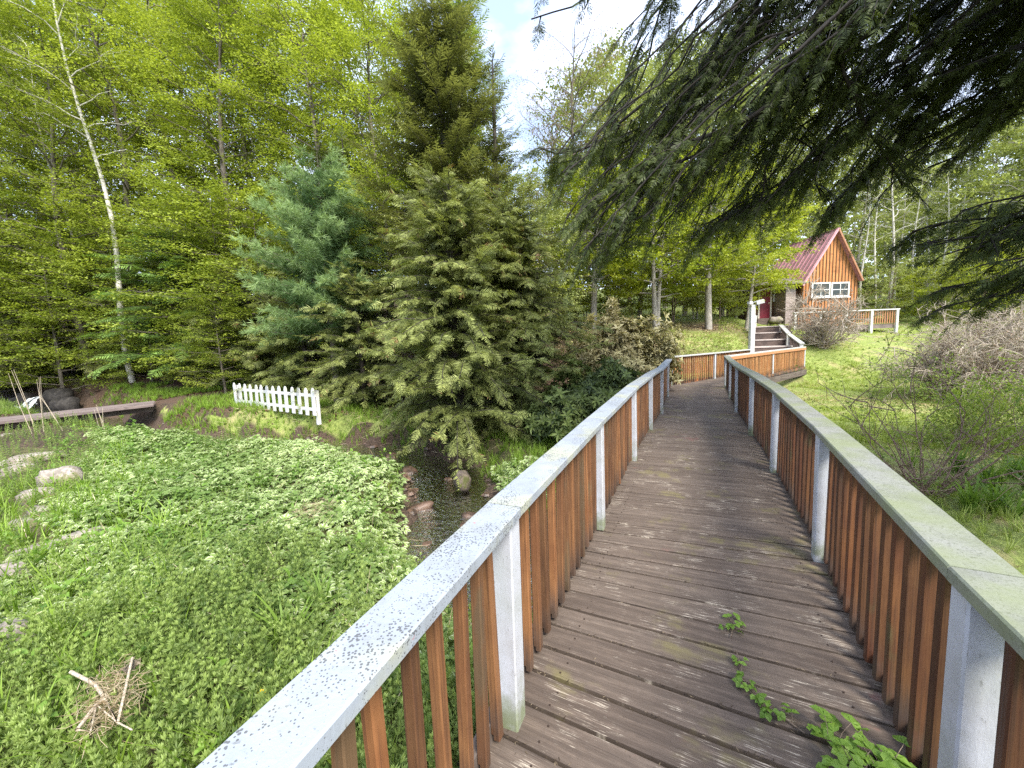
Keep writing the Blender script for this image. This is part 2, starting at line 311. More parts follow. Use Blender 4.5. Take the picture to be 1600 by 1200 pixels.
def water():
    m, n, p, o = mat('stream_water'); v = N(n, 'ShaderNodeTexCoord').outputs['Object']
    w = noise(n, v, 9, 3, .55, scale=(1, 1, 1)); w2 = noise(n, v, 30, 2, .5)
    h = math_(n, 'ADD', w, math_(n, 'MULTIPLY', w2, .3)); b = N(n, 'ShaderNodeBump', {'Height': h, 'Strength': .8, 'Distance': .07})
    gl = N(n, 'ShaderNodeBsdfGlossy', {'Color': (1, 1, 1, 1), 'Roughness': .06}); n.links.new(b.outputs[0], gl.inputs['Normal'])
    tr = N(n, 'ShaderNodeBsdfTransparent', {'Color': (.55, .42, .30, 1)}); fr = N(n, 'ShaderNodeFresnel', {'IOR': 1.33}); n.links.new(b.outputs[0], fr.inputs['Normal'])
    ms = N(n, 'ShaderNodeMixShader', {0: math_(n, 'ADD', fr.outputs[0], .04), 1: tr.outputs[0], 2: gl.outputs[0]}); n.links.new(ms.outputs[0], o.inputs[0]); return m
M['water'] = water()
M['darkstone'] = stone('dark_wet_stone', (.012, .010, .009), (.045, .04, .035)); M['foam'] = plain('white_water', (.75, .8, .82), .3, .2)
def groundmat():
    m, n, p, o = mat('ground_soil_and_grass'); w = N(n, 'ShaderNodeTexCoord').outputs['Object']; k = attr(n, 'cc', 1); s = N(n, 'ShaderNodeSeparateXYZ', {0: k})
    a = noise(n, w, 1.3, 5, .65); b = noise(n, w, 14, 5, .7); d = noise(n, w, 45, 3, .7)
    soil = mix(n, ramp(n, b, .35, .65), (.035, .024, .016), (.11, .075, .045))
    grass = mix(n, ramp(n, b, .35, .7), (.14, .19, .035), (.34, .40, .10)); grass = mix(n, ramp(n, a, .50, .64, 0, .75), grass, (.38, .33, .15)); grass = mix(n, ramp(n, d, .58, .7, 0, .5), grass, (.11, .09, .04))
    lit = mix(n, ramp(n, d, .35, .62), (.045, .026, .016), (.12, .072, .045))
    bed = mix(n, ramp(n, d, .4, .65), (.035, .022, .015), (.13, .085, .055))
    c = mix(n, ramp(n, s.outputs[0], .3, .7), soil, grass); c = mix(n, ramp(n, s.outputs[1], .3, .7), c, lit); c = mix(n, ramp(n, s.outputs[2], .3, .7), c, bed)
    n.links.new(c, p.inputs['Base Color']); p.inputs['Roughness'].default_value = .95; bump(n, p, math_(n, 'ADD', b, d), .8, .04); return m
M['ground'] = groundmat()
# ------------------------------------------------------------------ terrain
STREAM = np.array([(-26, 19, .15), (-20, 16.6, -.25), (-17.5, 15.4, -.75), (-13.5, 12.9, -.85), (-9, 11.0, -.92), (-5.4, 10.05, -.98), (-2.9, 9.2, -1.06), (-1.5, 8.1, -1.15), (-1.15, 6.8, -1.22), (-.75, 5.4, -1.3), (.2, 4.1, -1.36), (2.2, 3.1, -1.4), (5, 2.4, -1.45), (9, 1.6, -1.5), (20, 0, -1.7), (40, -3, -2.0)])
SW_ = np.array([1.2, 1.1, 1.0, .75, .62, .6, .65, .75, .72, .78, .8, .8, .7, .7, .8, 1.])
def smooth(t): t = np.clip(t, 0, 1); return t*t*(3-2*t)
def sdist(x, y):                                             # distance to the stream centre line, water level, half width there
    x = np.asarray(x, float); y = np.asarray(y, float); best = np.full(x.shape, 1e9); wz = np.zeros(x.shape); ww = np.zeros(x.shape)
    for i in range(len(STREAM)-1):
        a, b = STREAM[i], STREAM[i+1]; dx, dy = b[0]-a[0], b[1]-a[1]; t = np.clip(((x-a[0])*dx+(y-a[1])*dy)/(dx*dx+dy*dy), 0, 1)
        d = np.hypot(x-a[0]-t*dx, y-a[1]-t*dy); k = d < best
        best = np.where(k, d, best); wz = np.where(k, a[2]+t*(b[2]-a[2]), wz); ww = np.where(k, SW_[i]+t*(SW_[i+1]-SW_[i]), ww)
    return best, wz, ww
def ground(x, y):
    x = np.asarray(x, float); y = np.asarray(y, float)
    zl = np.interp(y, [-30, 0, 8, 10, 12, 14, 16, 20, 30, 50, 90, 200], [-.9, -.82, -.74, -.5, -.25, -.1, .1, .9, 3.2, 7.5, 14, 20])
    zr = np.interp(y, [-30, 0, 6, 10, 13, 15.8, 17, 18, 19.5, 21, 25, 30, 40, 60, 100, 200], [-.9, -.75, -.62, -.50, -.58, -.55, -.05, .5, 1.05, 1.42, 2.0, 2.5, 4, 7.5, 14, 20])
    zr2 = np.interp(y, [-30, 0, 6, 10, 13, 16, 19, 25, 30, 40, 60, 100, 200], [-.9, -.75, -.62, -.45, -.25, .15, .75, 1.55, 2.2, 4, 7.5, 14, 20])
    zm = np.interp(y, [-30, 0, 8, 10, 13, 15, 17, 20, 25, 40, 60, 100, 200], [-.9, -.8, -.72, -.62, -.5, .1, 1.0, 1.8, 2.5, 4.5, 8, 14, 20])
    z = zl+(zm-zl)*smooth((x+5.5)/6); z = z+(zr-z)*smooth((x-7.6-(y-14)*.55)/1.6); z = z+(zr2-z)*smooth((x-12.5-(y-15)*.35)/5)
    z = z+.05*np.sin(x*1.3+y*.7)*np.sin(y*1.1-x*.4)+.03*np.sin(x*3.1+1)*np.sin(y*2.7)
    d, wz, ww = sdist(x, y); d = d+.12*np.sin(x*4.1+y*2.3)+.07*np.sin(y*7-x*5)
    bed = wz-.085-.06*np.sin(x*6)*np.sin(y*5)
    t = smooth((d-ww*.85)/.75); return bed+(np.maximum(z, wz+.06)-bed)*t
def dens(a, b, lo, hi, fine, coarse): return np.unique(np.concatenate([np.arange(lo, hi, fine), np.linspace(a, lo, coarse), np.linspace(hi, b, coarse)]))
gx = dens(-220, 220, -20, 16, .13, 40); gy = dens(-60, 260, -2, 21, .13, 40)
X, Y = np.meshgrid(gx, gy); Z = ground(X, Y); nx, ny = len(gx), len(gy)
d, wz, ww = sdist(X, Y)
rg = np.random.default_rng(5)
wob = .5*np.sin(X*.9+Y*.5)+.4*np.sin(Y*1.3-X*.7)
lawn = np.where((X > .5) & (Y < 26), 1., 0.); lawn = np.maximum(lawn, np.where((Y < 12.6+wob*.5) & (X < 2), .0, 0)); lawn = np.where((X > -12) & (X < -2.5) & (Y > 10.7) & (Y < 12.8+wob), 1., lawn)
lawn = np.where((X < 1) & (Y < 9.5), .42, lawn); lawn = np.where((X < 6) & (Y > 13.5), 0., lawn); lawn = np.where((X > 1) & (X < 7) & (Y > 12.5), .55+wob*.3, lawn)
lit = np.where((Y > 13+wob) & (X < 4), 1., 0.); lit = np.where((X > 4) & (X < 12) & (Y > 15), .5+wob*.35, lit); lit = np.where((Y > 24) & (X > 2), .15, lit); lawn = np.where((Y > 22) & (X > 1), .8, lawn)
bedm = smooth(1-(d-ww-.1)/.3)
gg = G(); i = np.arange(ny-1)[:, None]*nx+np.arange(nx-1)[None]
gg.add(np.stack([X, Y, Z], -1).reshape(-1, 3), np.stack([i, i+1, i+nx+1, i+nx], -1).reshape(-1, 4), smooth=True, co=np.stack([lawn, lit, bedm], -1).reshape(-1, 3))
tag(gg.build('ground', M['ground']), 'sloping ground of grass, soil and leaf litter around the stream', kind='structure')
gw = G(); C_ = []
for k in range(len(STREAM)-1):
    for t in np.linspace(0, 1, 9)[:-1]: C_.append(np.r_[STREAM[k]+(STREAM[k+1]-STREAM[k])*t, SW_[k]+(SW_[k+1]-SW_[k])*t])
C_ = np.array(C_); T_ = unit(np.gradient(C_[:, :2], axis=0)); nrm = np.c_[-T_[:, 1], T_[:, 0]]; us = np.linspace(-1, 1, 9)
Vw = np.stack([np.c_[C_[:, :2]+nrm*(C_[:, 3:4]+.35)*u, C_[:, 2]] for u in us], 1); i = np.arange(len(C_)-1)[:, None]*9+np.arange(8)[None]
gw.add(Vw.reshape(-1, 3), np.stack([i, i+1, i+10, i+9], -1).reshape(-1, 4), smooth=True)
tag(gw.build('stream_water', M['water']), 'shallow dark stream running under the boardwalk', kind='structure')
# ------------------------------------------------------------------ boardwalk
KY = [-4, 2.2, 3.5, 5, 6.5, 8, 10, 12.5, 17]; KZ = [0, -.03, 0, .045, .02, 0, 0, 0, 0]
def zd(y): return float(np.interp(y, KY, KZ))
LP = [(-2.2, -4.0), (-1.33, -1.9), (-.67, -.2), (-.01, 1.47), (.71, 3.09), (1.49, 4.72), (2.26, 6.34), (2.99, 7.8), (3.98, 10.0), (5.01, 12.3)]
LF = [(5.01, 12.3), (7.18, 13.92), (9.6, 15.9)]
RP = [(-.7, -2.6), (.3, -.7), (1.15, .97), (2.01, 2.57), (2.78, 4.2), (3.47, 5.75), (4.36, 7.7), (5.17, 9.4), (6.21, 11.54)]
RF = [(6.21, 11.54), (9.3, 14.2), (12.2, 16.6)]
def isect(p, a, poly):                                       # line through p at angle a with a polyline -> parameter along the line
    dx, dy = math.cos(a), math.sin(a); best = None
    for k in range(len(poly)-1):
        (x0, y0), (x1, y1) = poly[k], poly[k+1]; ex, ey = x1-x0, y1-y0; den = dx*ey-dy*ex
        if abs(den) < 1e-9: continue
        t = ((x0-p[0])*ey-(y0-p[1])*ex)/den; s_ = ((x0-p[0])*dy-(y0-p[1])*dx)/den
        if -1e-6 <= s_ <= 1+1e-6 and (best is None or abs(t) < abs(best)): best = t
    return best
def offs(poly, o):
    P = np.array(poly, float); Tn = unit(np.diff(P, axis=0)); out = []
    for k in range(len(P)):
        a = Tn[max(k-1, 0)]; b = Tn[min(k, len(Tn)-1)]; na = np.array([-a[1], a[0]]); nb = np.array([-b[1], b[0]]); m_ = unit(na+nb); out.append(P[k]+m_*o/max(m_@na, .3))
    return np.array(out)
rb = np.random.default_rng(11)
walk = thing('boardwalk', 'long weathered wooden footbridge walkway curving toward the cabin', 'boardwalk')
gd = G(); Lb = [tuple(p) for p in offs(LP+LF[1:], .12)]; Rb = [tuple(p) for p in offs(RP+RF[1:], -.12)]
AK = [-5, .5, 1.5, 2.6, 3.6, 5, 7.5, 40]; AV = [-30, -30, -28, -21, -19, -22, -24, -24]
mid = lambda s_: np.array([np.interp(s_, [-4, 0, 2, 7.75, 11.9, 18], [-1.45, .02, 1.0, 3.68, 5.61, 10.6]), s_])
cur = -3.3; k = 0; edges = []
while cur < 17.4:
    a = math.radians(np.interp(cur, AK, AV)+rb.uniform(-.25, .25)); c = mid(cur); t0 = isect(c, a+PI, Lb); t1 = isect(c, a, Rb)
    if t0 is not None and t1 is not None and 0 < t0 < 9 and 0 < t1 < 9: edges.append((c, a, t0+rb.uniform(-.01, .01), t1+rb.uniform(-.01, .01)))
    cur += .146*1.07
for k in range(len(edges)-1):
    (c0, a0, l0, r0), (c1, a1, l1, r1) = edges[k], edges[k+1]; gap = .0058+abs(rb.normal(0, .0025)); dn = np.array([-math.sin(a0), math.cos(a0)])
    A = c0+np.array([math.cos(a0), math.sin(a0)])*-l0+dn*gap; B = c0+np.array([math.cos(a0), math.sin(a0)])*r0+dn*gap
    Cc = c1+np.array([math.cos(a1), math.sin(a1)])*r1-dn*gap; D = c1+np.array([math.cos(a1), math.sin(a1)])*-l1-dn*gap
    z = [zd(p[1])+rb.uniform(-.0018, .0018) for p in (A, B, Cc, D)]; n_ = 6; tops = []
    # a board: bevelled top edges, thin, slightly crowned
    W0 = np.linalg.norm(D-A); off = rb.uniform(0, 50, 2)
    V = []; CO = []
    for q in range(n_+1):
        u = q/n_; p0 = A+(B-A)*u; p1 = D+(Cc-D)*u; zz = z[0]+(z[1]-z[0])*u; z1_ = z[3]+(z[2]-z[3])*u; wv = rb.normal(0, .0008)
        e = (p1-p0)/np.linalg.norm(p1-p0)
        for pt, h, yy in ((p0, -.032, 0), (p0, -.004, 0), (p0+e*.004, 0, .004), (p1-e*.004, 0, W0-.004), (p1, -.004, W0), (p1, -.032, W0)):
            f_ = np.linalg.norm(pt-p0)/max(W0, .01); V.append([pt[0], pt[1], zz*(1-f_)+z1_*f_+h+wv]); CO.append([u*1.6+off[0], yy+off[1]+k*.37, 0])
    Fs = []
    for q in range(n_):
        b0 = q*6
        for w_ in range(6): w2 = (w_+1) % 6; Fs.append([b0+w_, b0+6+w_, b0+6+w2, b0+w2])
    tn = rb.uniform(0, 1); gd.add(V, Fs, tint=tn, co=CO)
    gd.add(V, [[5, 4, 3, 2, 1, 0]], tint=tn, co=CO); gd.add(V, [[n_*6+w_ for w_ in range(6)]], tint=tn, co=CO)
gd.build('deck_boards', M['deck'], walk)
g = G(); disc = [(math.cos(q*PI/3)*.0045, math.sin(q*PI/3)*.0045) for q in range(6)]
for c, a, l_, r__ in edges:
    if c[1] > 6.5: continue
    for t_ in (-l_+.2, r__-.2):
        for v_ in (.035, .105):
            q = c+np.array([math.cos(a), math.sin(a)])*(t_+rb.normal(0, .006))+np.array([-math.sin(a), math.cos(a)])*(v_+rb.normal(0, .004)); prism(g, disc, -.003, .0032, fr=(np.array([q[0], q[1], zd(q[1])]), np.eye(3)))
o = g.build('screw_heads', M['iron'], walk); o['kind'] = 'stuff'
def run_beam(g, poly, z0, z1, half, mat=0):                  # a board standing along a polyline, following the deck height
    P = np.array(poly); A = offs(poly, half); B = offs(poly, -half)
    for k in range(len(P)-1):
        V = []
        for q in (k, k+1):
            h = zd(P[q][1]); V += [[*A[q], h+z0], [*B[q], h+z0], [*B[q], h+z1], [*A[q], h+z1]]
        l = np.linalg.norm(P[k+1]-P[k]); co = [[0, 0, z0], [0, half*2, z0], [0, half*2, z1], [0, 0, z1], [l, 0, z0], [l, half*2, z0], [l, half*2, z1], [l, 0, z1]]
        g.add(V, [[0, 1, 5, 4], [1, 2, 6, 5], [2, 3, 7, 6], [3, 0, 4, 7], [3, 2, 1, 0], [4, 5, 6, 7]], mat, tint=.5, co=np.array(co)+k*3.1)
for s_, poly in ((1, LP+LF[1:]), (-1, RP+RF[1:])):
    g = G(); run_beam(g, [tuple(p) for p in offs(poly, s_*.02)], -.26, -.034, .02); g.build('beam', M['beam'], walk)
    g = G(); run_beam(g, [tuple(p) for p in offs(poly, s_*.145)], -.24, -.02, .018); g.build('fascia', M['beam'], walk)
for x, y in LP[1:]+LF[1:]+RP[1:]+RF[1:]:
    gz = float(ground(x, y)); 
    if gz < -.3: g = G(); box(g, (x, y, (gz-.4-.262)/2), (.07, .07, (-.262-gz+.4)/2), rotz(-1.1)); g.build('support_post', M['beam'], walk)
# railings
postprof = cham(.045, .045, .006)
gpst = G(); prism(gpst, postprof, .0, .8835)
post_me = gpst.build('post', M['post']).data
gb_ = G(); pr = cham(.019, .019, .004); prism(gb_, pr, .052, .86); prism(gb_, [(x, min(y, .006)) for x, y in pr], .03, .0519)
bal_me = gb_.build('baluster', M['bal']).data
for o in [o for o in COL.objects if o.name in ('post', 'baluster')]: bpy.data.objects.remove(o)
def part_copy(name, me, mt, parent, loc, rz, tilt=(0, 0)):
    o = bpy.data.objects.new(name, me); COL.objects.link(o); o.parent = parent; o.location = loc; o.rotation_euler = (tilt[0], tilt[1], rz); return o
def mesh_with(me, mt, nm): m2 = me.copy(); m2.materials.clear(); m2.materials.append(mt); m2.name = nm; return m2
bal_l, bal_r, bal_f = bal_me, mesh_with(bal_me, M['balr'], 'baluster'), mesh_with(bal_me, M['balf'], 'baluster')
def railing(label, pts, side, bme, capm, railm, group, skip=(), maxb=100, bsp=.125):
    # side = +1: outside is to the left of the direction of travel
    t = thing('wooden_railing', label, 'railing', (pts[len(pts)//2][0], pts[len(pts)//2][1], 0), group); o0 = np.array(t.location)
    P = np.array(pts); postc = offs(pts, side*.045); balc = offs(pts, side*.062); botc = offs(pts, side*.1005); capc = offs(pts, side*.045)
    for k, p in enumerate(P):
        if k in skip: continue
        dr = P[min(k+1, len(P)-1)]-P[max(k-1, 0)]; rz = math.atan2(dr[1], dr[0])+rb.normal(0, .01)
        part_copy('post', post_me, None, t, (postc[k][0]-o0[0], postc[k][1]-o0[1], zd(p[1])), rz, (rb.normal(0, .004), rb.normal(0, .004)))
    nb = 0; extra = []
    segs = []
    for k in range(len(P)-1):
        a, b = balc[k], balc[k+1]; l = np.linalg.norm(b-a); dr = (b-a)/l; n_ = max(int(round((l-.09)/bsp)), 1)
        for q in range(n_): segs.append((a+dr*(.045+(q+.5)*(l-.09)/n_), dr))
    segs.sort(key=lambda s_: np.linalg.norm(s_[0]-np.array([0.2, .4])))
    for q, (p, dr) in enumerate(segs):
        loc = (p[0]-o0[0], p[1]-o0[1], zd(p[1])+rb.normal(0, .006)); rz = math.atan2(dr[1], dr[0])+(0 if side > 0 else PI)+rb.normal(0, .03); tl = (rb.normal(0, .004), rb.normal(0, .012))
        if q < maxb: part_copy('baluster', bme, None, t, loc, rz, tl)
        else: extra.append((loc, rz, tl))
    if extra:
        g = G()
        for loc, rz, tl in extra: prism(g, pr, .03, .86, fr=(np.array(loc), rotz(rz).T), co0=(loc[0]*7, loc[1]*7, 0))
        o = g.build('baluster', bme.materials[0], t); o['kind'] = 'stuff'
    for nm, z0, z1 in (('bottom_rail', .0, .085), ('top_rail', .795, .8825)):
        g = G(); run_beam(g, [tuple(p-o0[:2]) for p in botc], z0, z1, .0195)
        # run_beam reads the deck height from y: rebuild with world y
        g = G(); run_beam(g, [tuple(p) for p in botc], z0, z1, .0195); g.build(nm, railm, t, origin=(o0[0], o0[1], 0))
    # cap: mitred, each length its own board
    A = offs(pts, side*.045+.0725); B = offs(pts, side*.045-.0725); h = .9215
    for k in range(len(P)-1):
        g = G(); V = []; CO = []; c_ = .005; dr = unit(P[k+1]-P[k]); g0, g1 = dr*.0015, -dr*.0015; zoff = rb.normal(0, .0012)
        nseg = 6
        for q in range(nseg+1):
            u = q/nseg; a = (A[k]+g0)*(1-u)+(A[k+1]+g1)*u; b = (B[k]+g0)*(1-u)+(B[k+1]+g1)*u; m_ = unit(b-a); zz = zd(P[k][1])*(1-u)+zd(P[k+1][1])*u+zoff+(0 if q in (0, nseg) else rb.normal(0, .0007))
            for pt, z in ((a, h-.038), (a, h-c_), (a+m_*c_, h), (b-m_*c_, h), (b, h-c_), (b, h-.038)): V.append([pt[0], pt[1], zz+z])
        Fs = [[q*6+w_, q*6+(w_+1) % 6, q*6+6+(w_+1) % 6, q*6+6+w_] for q in range(nseg) for w_ in range(6)]
        g.add(V, Fs); g.add(V, [[0, 1, 2, 3, 4, 5]][::1]); g.add(V, [[nseg*6+w_ for w_ in range(6)][::-1]])
        g.build('cap_rail', capm, t, origin=(o0[0], o0[1], 0))
    return t
GR = 'railings along the boardwalk'
railing('long left railing of the near walkway with pale speckled top board', LP, 1, bal_l, M['capl'], M['beam'], GR)
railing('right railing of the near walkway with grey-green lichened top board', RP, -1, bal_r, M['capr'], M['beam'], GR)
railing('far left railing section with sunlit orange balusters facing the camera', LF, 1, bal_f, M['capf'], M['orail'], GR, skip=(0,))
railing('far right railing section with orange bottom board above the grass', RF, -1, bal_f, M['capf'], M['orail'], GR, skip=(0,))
# lamp post at the foot of the steps
p = LF[-1]; lp = thing('lamp_post', 'tall white square post with a small floodlight at the foot of the steps', 'lamp post', (p[0]+.02, p[1], 0))
g = G(); prism(g, cham(.085, .085, .012), 0, 2.62); prism(g, cham(.1, .1, .01), 2.621, 2.66); g.build('post', M['white'], lp)
g = G(); tube(g, [(0, 0, 2.66), (.02, -.05, 2.76), (.1, -.1, 2.78)], .02, 6); box(g, (.22, -.14, 2.76), (.13, .09, .07), rotz(.4)@roty(.25)); box(g, (-.16, -.1, 2.74), (.07, .06, .05), rotz(-.3)); g.build('lamp_head', M['white'], lp)
# steps up the slope
st = thing('wooden_steps', 'broad weathered wooden steps climbing from the boardwalk toward the cabin', 'steps', (10.9, 16.6, 0))
TR = [(572, 16.25), (561, 16.7), (551, 17.2), (541, 17.8), (530, 18.6), (519, 19.5), (509.5, 20.6), (504, 22.0)]
def hz(px): return 600-F_PX*math.tan(PITCH)+(px-800)*math.tan(ROLL)
prev = 0.
for k, (py, Dd) in enumerate(TR[:7]):
    z = CAMH-(py-hz(1205))*Dd/F_PX; D2 = TR[k+1][1]; xa0, xa1 = (.60+.0*k)*Dd+.05, .60*D2+.05; xb0, xb1 = (.715-.004*max(k-3, 0))*Dd, (.715-.004*max(k-3, 0))*D2
    g = G(); zz = z; th = .05; y0 = Dd-.03
    V = [[xa0, y0, z-th], [xb0, y0, z-th], [xb1, D2, z-th], [xa1, D2, z-th], [xa0, y0, z], [xb0, y0, z], [xb1, D2, z], [xa1, D2, z]]
    g.add(V, [[0, 3, 2, 1], [4, 5, 6, 7], [0, 1, 5, 4], [1, 2, 6, 5], [2, 3, 7, 6], [3, 0, 4, 7]]); g.build('tread', M['tread'], st, origin=st.location)
    g = G(); box2(g, xa0, xb0, Dd, Dd+.04, prev-.02, z-th-.001); g.build('riser', M['riser'], st, origin=st.location); prev = z
    g = G(); V = [[xa1, D2, z-th-.6], [xa0, Dd+.05, z-th-.6], [xa0, Dd+.05, z-th-.003], [xa1, D2, z-th-.003]]
    V2 = [[v[0]+.05, v[1], v[2]] for v in V]; g.add(V+V2, [[0, 1, 2, 3], [7, 6, 5, 4], [0, 4, 5, 1], [1, 5, 6, 2], [2, 6, 7, 3]])
    V = [[xb1, D2, z-th-.6], [xb0, Dd+.05, z-th-.6], [xb0, Dd+.05, z-th-.003], [xb1, D2, z-th-.003]]; V2 = [[v[0]-.05, v[1], v[2]] for v in V]; g.add(V+V2, [[0, 3, 2, 1], [7, 4, 5, 6], [0, 1, 5, 4], [1, 2, 6, 5], [2, 3, 7, 6]])
    g.build('stringer', M['beam'], st, origin=st.location)
def sloped_rail(label, a, b, n, h, panel, cat='railing'):    # white framed short railing between two ground points
    t = thing('step_railing', label, cat, tuple(a)); a = np.array(a, float); b = np.array(b, float)
    d_ = unit(b-a); A = b-a; rz = math.atan2(d_[1], d_[0])
    for q in range(n):
        c = A*q/(n-1); g = G(); prism(g, cham(.06, .06, .008), 0, h, fr=(c, rotz(rz).T)); g.build('post', M['white'], t)
    up = np.array([0, 0, 1.]); s_ = unit(np.cross(d_, up)); u = np.cross(s_, d_); l = np.linalg.norm(A)
    g = G(); box(g, A/2+[0, 0, h+.025], (l/2+.1, .09, .024), np.stack([d_, s_, u])); g.build('cap_rail', M['capf'], t)
    if panel:
        g = G(); nbl = int(l/.16)
        for q in range(nbl):
            c = A*(q+.5)/nbl; box(g, c+[0, 0, h/2+.02], (.03, .019, h/2-.05), np.stack([[d_[0], d_[1], 0], s_, up]), tint=.5)
        g.build('baluster_panel', panel, t)
    return t
zt = lambda py, px, Dd: CAMH-(py-hz(px))*Dd/F_PX
sloped_rail('short white sloping railing beside the lower right of the steps', (12.75, 18.2, .45), (12.35, 16.9, .08), 2, .95, M['riser'])
sloped_rail('short white post and cap railing beside the middle right of the steps', (13.3, 19.6, .95), (12.85, 18.45, .58), 2, .9, M['riser'])
sloped_rail('low railing with an orange panel left of the top steps behind the lamp post', (12.15, 19.9, 1.35), (13.0, 21.2, 1.7), 2, .72, M['orail'])
# ------------------------------------------------------------------ cabin
CY = 25.0
def cx(px, y=CY): return float(at(px, hz(px), y)[0])
def czz(py, px=1290, y=CY): return float(at(px, py, y)[2])
x0, x1, xa = cx(1251.5), cx(1336.5), cx(1297.5); ze, zb, za = czz(441, 1251), 1.75, czz(361, 1297); depth = 4.0
cab = thing('cabin', 'small orange board cabin with steep red metal gable roof', 'cabin', (xa, CY, 1.85)); O = cab.location
g = G(); prof = [(x0, zb), (x1, zb), (x1, ze), (xa, za), (x0, ze)]
V = [[x, CY, z] for x, z in prof]+[[x, CY+.12, z] for x, z in prof]
g.add(V, [[0, 1, 2, 3, 4]]); g.add(V, [[9, 8, 7, 6, 5]]); g.add(V, [[k, 5+k, 5+(k+1) % 5, (k+1) % 5] for k in range(5)])
nb = 17
for k in range(nb+1):
    x = x0+(x1-x0)*k/nb; zt_ = ze+(za-ze)*(1-abs(x-xa)/((x1-xa) if x > xa else (xa-x0))) if k not in (0, nb) else ze
    xx = min(max(x, x0+.03), x1-.03); box2(g, xx-.022, xx+.022, CY-.028, CY-.001, zb, max(zt_-.10, ze-.02), 1)
g.build('gable_wall', [M['siding'], M['sidingd']], cab, origin=O)
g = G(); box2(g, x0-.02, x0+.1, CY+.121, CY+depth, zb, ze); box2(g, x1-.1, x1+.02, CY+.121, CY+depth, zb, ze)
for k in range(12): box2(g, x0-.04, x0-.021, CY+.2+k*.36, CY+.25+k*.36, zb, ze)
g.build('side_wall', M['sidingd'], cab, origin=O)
ov = .28
for s_ in (-1, 1):
    xe = x0 if s_ < 0 else x1; dx = xa-xe; dz = za-ze; ln = math.hypot(dx, dz); ux, uz = dx/ln, dz/ln; oh_ = .30 if s_ < 0 else .10; ex = xe-ux*oh_; ez = ze-uz*oh_
    g = G(); nx_, nz_ = (-uz*s_*-1, ux*s_*-1) if False else (s_*abs(uz), abs(ux))
    tk = .07; A = np.array([ex, 0, ez]); B = np.array([xa, 0, za]); off = np.array([nx_, 0, nz_])
    V = []
    for y in (CY-ov, CY+depth+.2):
        for pt in (A+off*.005, B+off*.005, B+off*tk, A+off*tk): V.append([pt[0], y, pt[2]])
    g.add(V, [[0, 1, 2, 3], [7, 6, 5, 4], [0, 4, 5, 1], [1, 5, 6, 2], [2, 6, 7, 3], [3, 7, 4, 0]])
    nr = 11
    for k in range(nr+1):
        y = CY-ov+.02+k*(depth+.2+ov-.05)/nr; c = (A+B)/2+off*(tk+.022); box(g, (c[0], y, c[2]), ((ln+oh_)/2, .014, .02), np.array([[ux*1., 0, uz], [0, 1, 0], [-uz, 0, ux]]) if True else None)
    g.build('roof', M['roof'], cab, origin=O)
    g = G(); c = (A+B)/2+off*.03; box(g, (c[0]+off[0]*0, CY-ov-.016, c[2]), ((ln+oh_)/2, .015, .045), np.array([[ux, 0, uz], [0, 1, 0], [-uz, 0, ux]])); g.build('rake_trim', M['orail'] if s_ > 0 else M['roof'], cab, origin=O)
g = G(); box2(g, xa-.09, xa+.09, CY-ov-.03, CY+depth+.2, za+.045, za+.10); g.build('ridge_cap', M['roof'], cab, origin=O)
def window(px0, px1, py0, py1, y, cols, rows, fr=.09, parent=cab, label=None):
    a = cx(px0, y); b = cx(px1, y); zt1 = czz(py0, px0, y); zb1 = czz(py1, px0, y)
    g = G(); box2(g, a, b, y-.06, y-.03, zt1-fr, zt1); box2(g, a, b, y-.06, y-.03, zb1, zb1+fr); box2(g, a, a+fr, y-.06, y-.03, zb1+fr, zt1-fr); box2(g, b-fr, b, y-.06, y-.03, zb1+fr, zt1-fr)
    for c in range(1, cols): x = a+fr+(b-a-2*fr)*c/cols; box2(g, x-.02, x+.02, y-.055, y-.032, zb1+fr, zt1-fr)
    for r in range(1, rows): z = zb1+fr+(zt1-zb1-2*fr)*r/rows; box2(g, a+fr, b-fr, y-.053, y-.034, z-.02, z+.02)
    f = g.build('window_frame', M['white'], parent, origin=O); f.name = 'window'
    g = G(); box2(g, a+fr*.6, b-fr*.6, y-.031, y-.029, zb1+fr*.6, zt1-fr*.6); q = g.build('pane', M['glass'], f)
    q.location = -np.array(O)
    g = G(); box2(g, a-.05, b+.05, y-.10, y-.03, zb1-.06, zb1-.001); q = g.build('sill', M['white'], f); q.location = -np.array(O)
    return f
window(1264.5, 1293.5, 442, 465, CY-.03, 2, 2); window(1294.8, 1323, 441.5, 464.5, CY-.03, 2, 2)
# annex with porch, red door and stone pillar to the left
AY = 26.2; ax0, ax1 = cx(1170, AY), x0-.04; fl = czz(498, 1195, AY); tz = czz(436, 1210, AY)+.2
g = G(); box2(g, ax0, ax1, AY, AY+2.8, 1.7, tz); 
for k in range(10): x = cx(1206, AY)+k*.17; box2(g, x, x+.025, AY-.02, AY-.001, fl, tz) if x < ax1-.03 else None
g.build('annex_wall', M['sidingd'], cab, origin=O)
g = G(); xd0, xd1 = cx(1185, AY), cx(1201, AY); box2(g, xd0, xd1, AY-.05, AY-.003, fl+.02, fl+2.05); dr_ = g.build('door', M['door'], cab, origin=O)
g = G(); box2(g, xd1-.12, xd1-.07, AY-.10, AY-.051, fl+.95, fl+1.05); q = g.build('handle', M['cream'], dr_); q.location = -np.array(O)
g = G(); box2(g, xd1+.001, xd1+.10, AY-.07, AY-.003, fl, fl+2.15); box2(g, xd0-.1, xd0-.001, AY-.07, AY-.003, fl, fl+2.15); box2(g, xd0-.1, xd1+.1, AY-.07, AY-.003, fl+2.151, fl+2.25); g.build('door_trim', M['cream'], cab, origin=O)
window(1205.5, 1221.5, 447, 470, AY, 1, 1, .1)
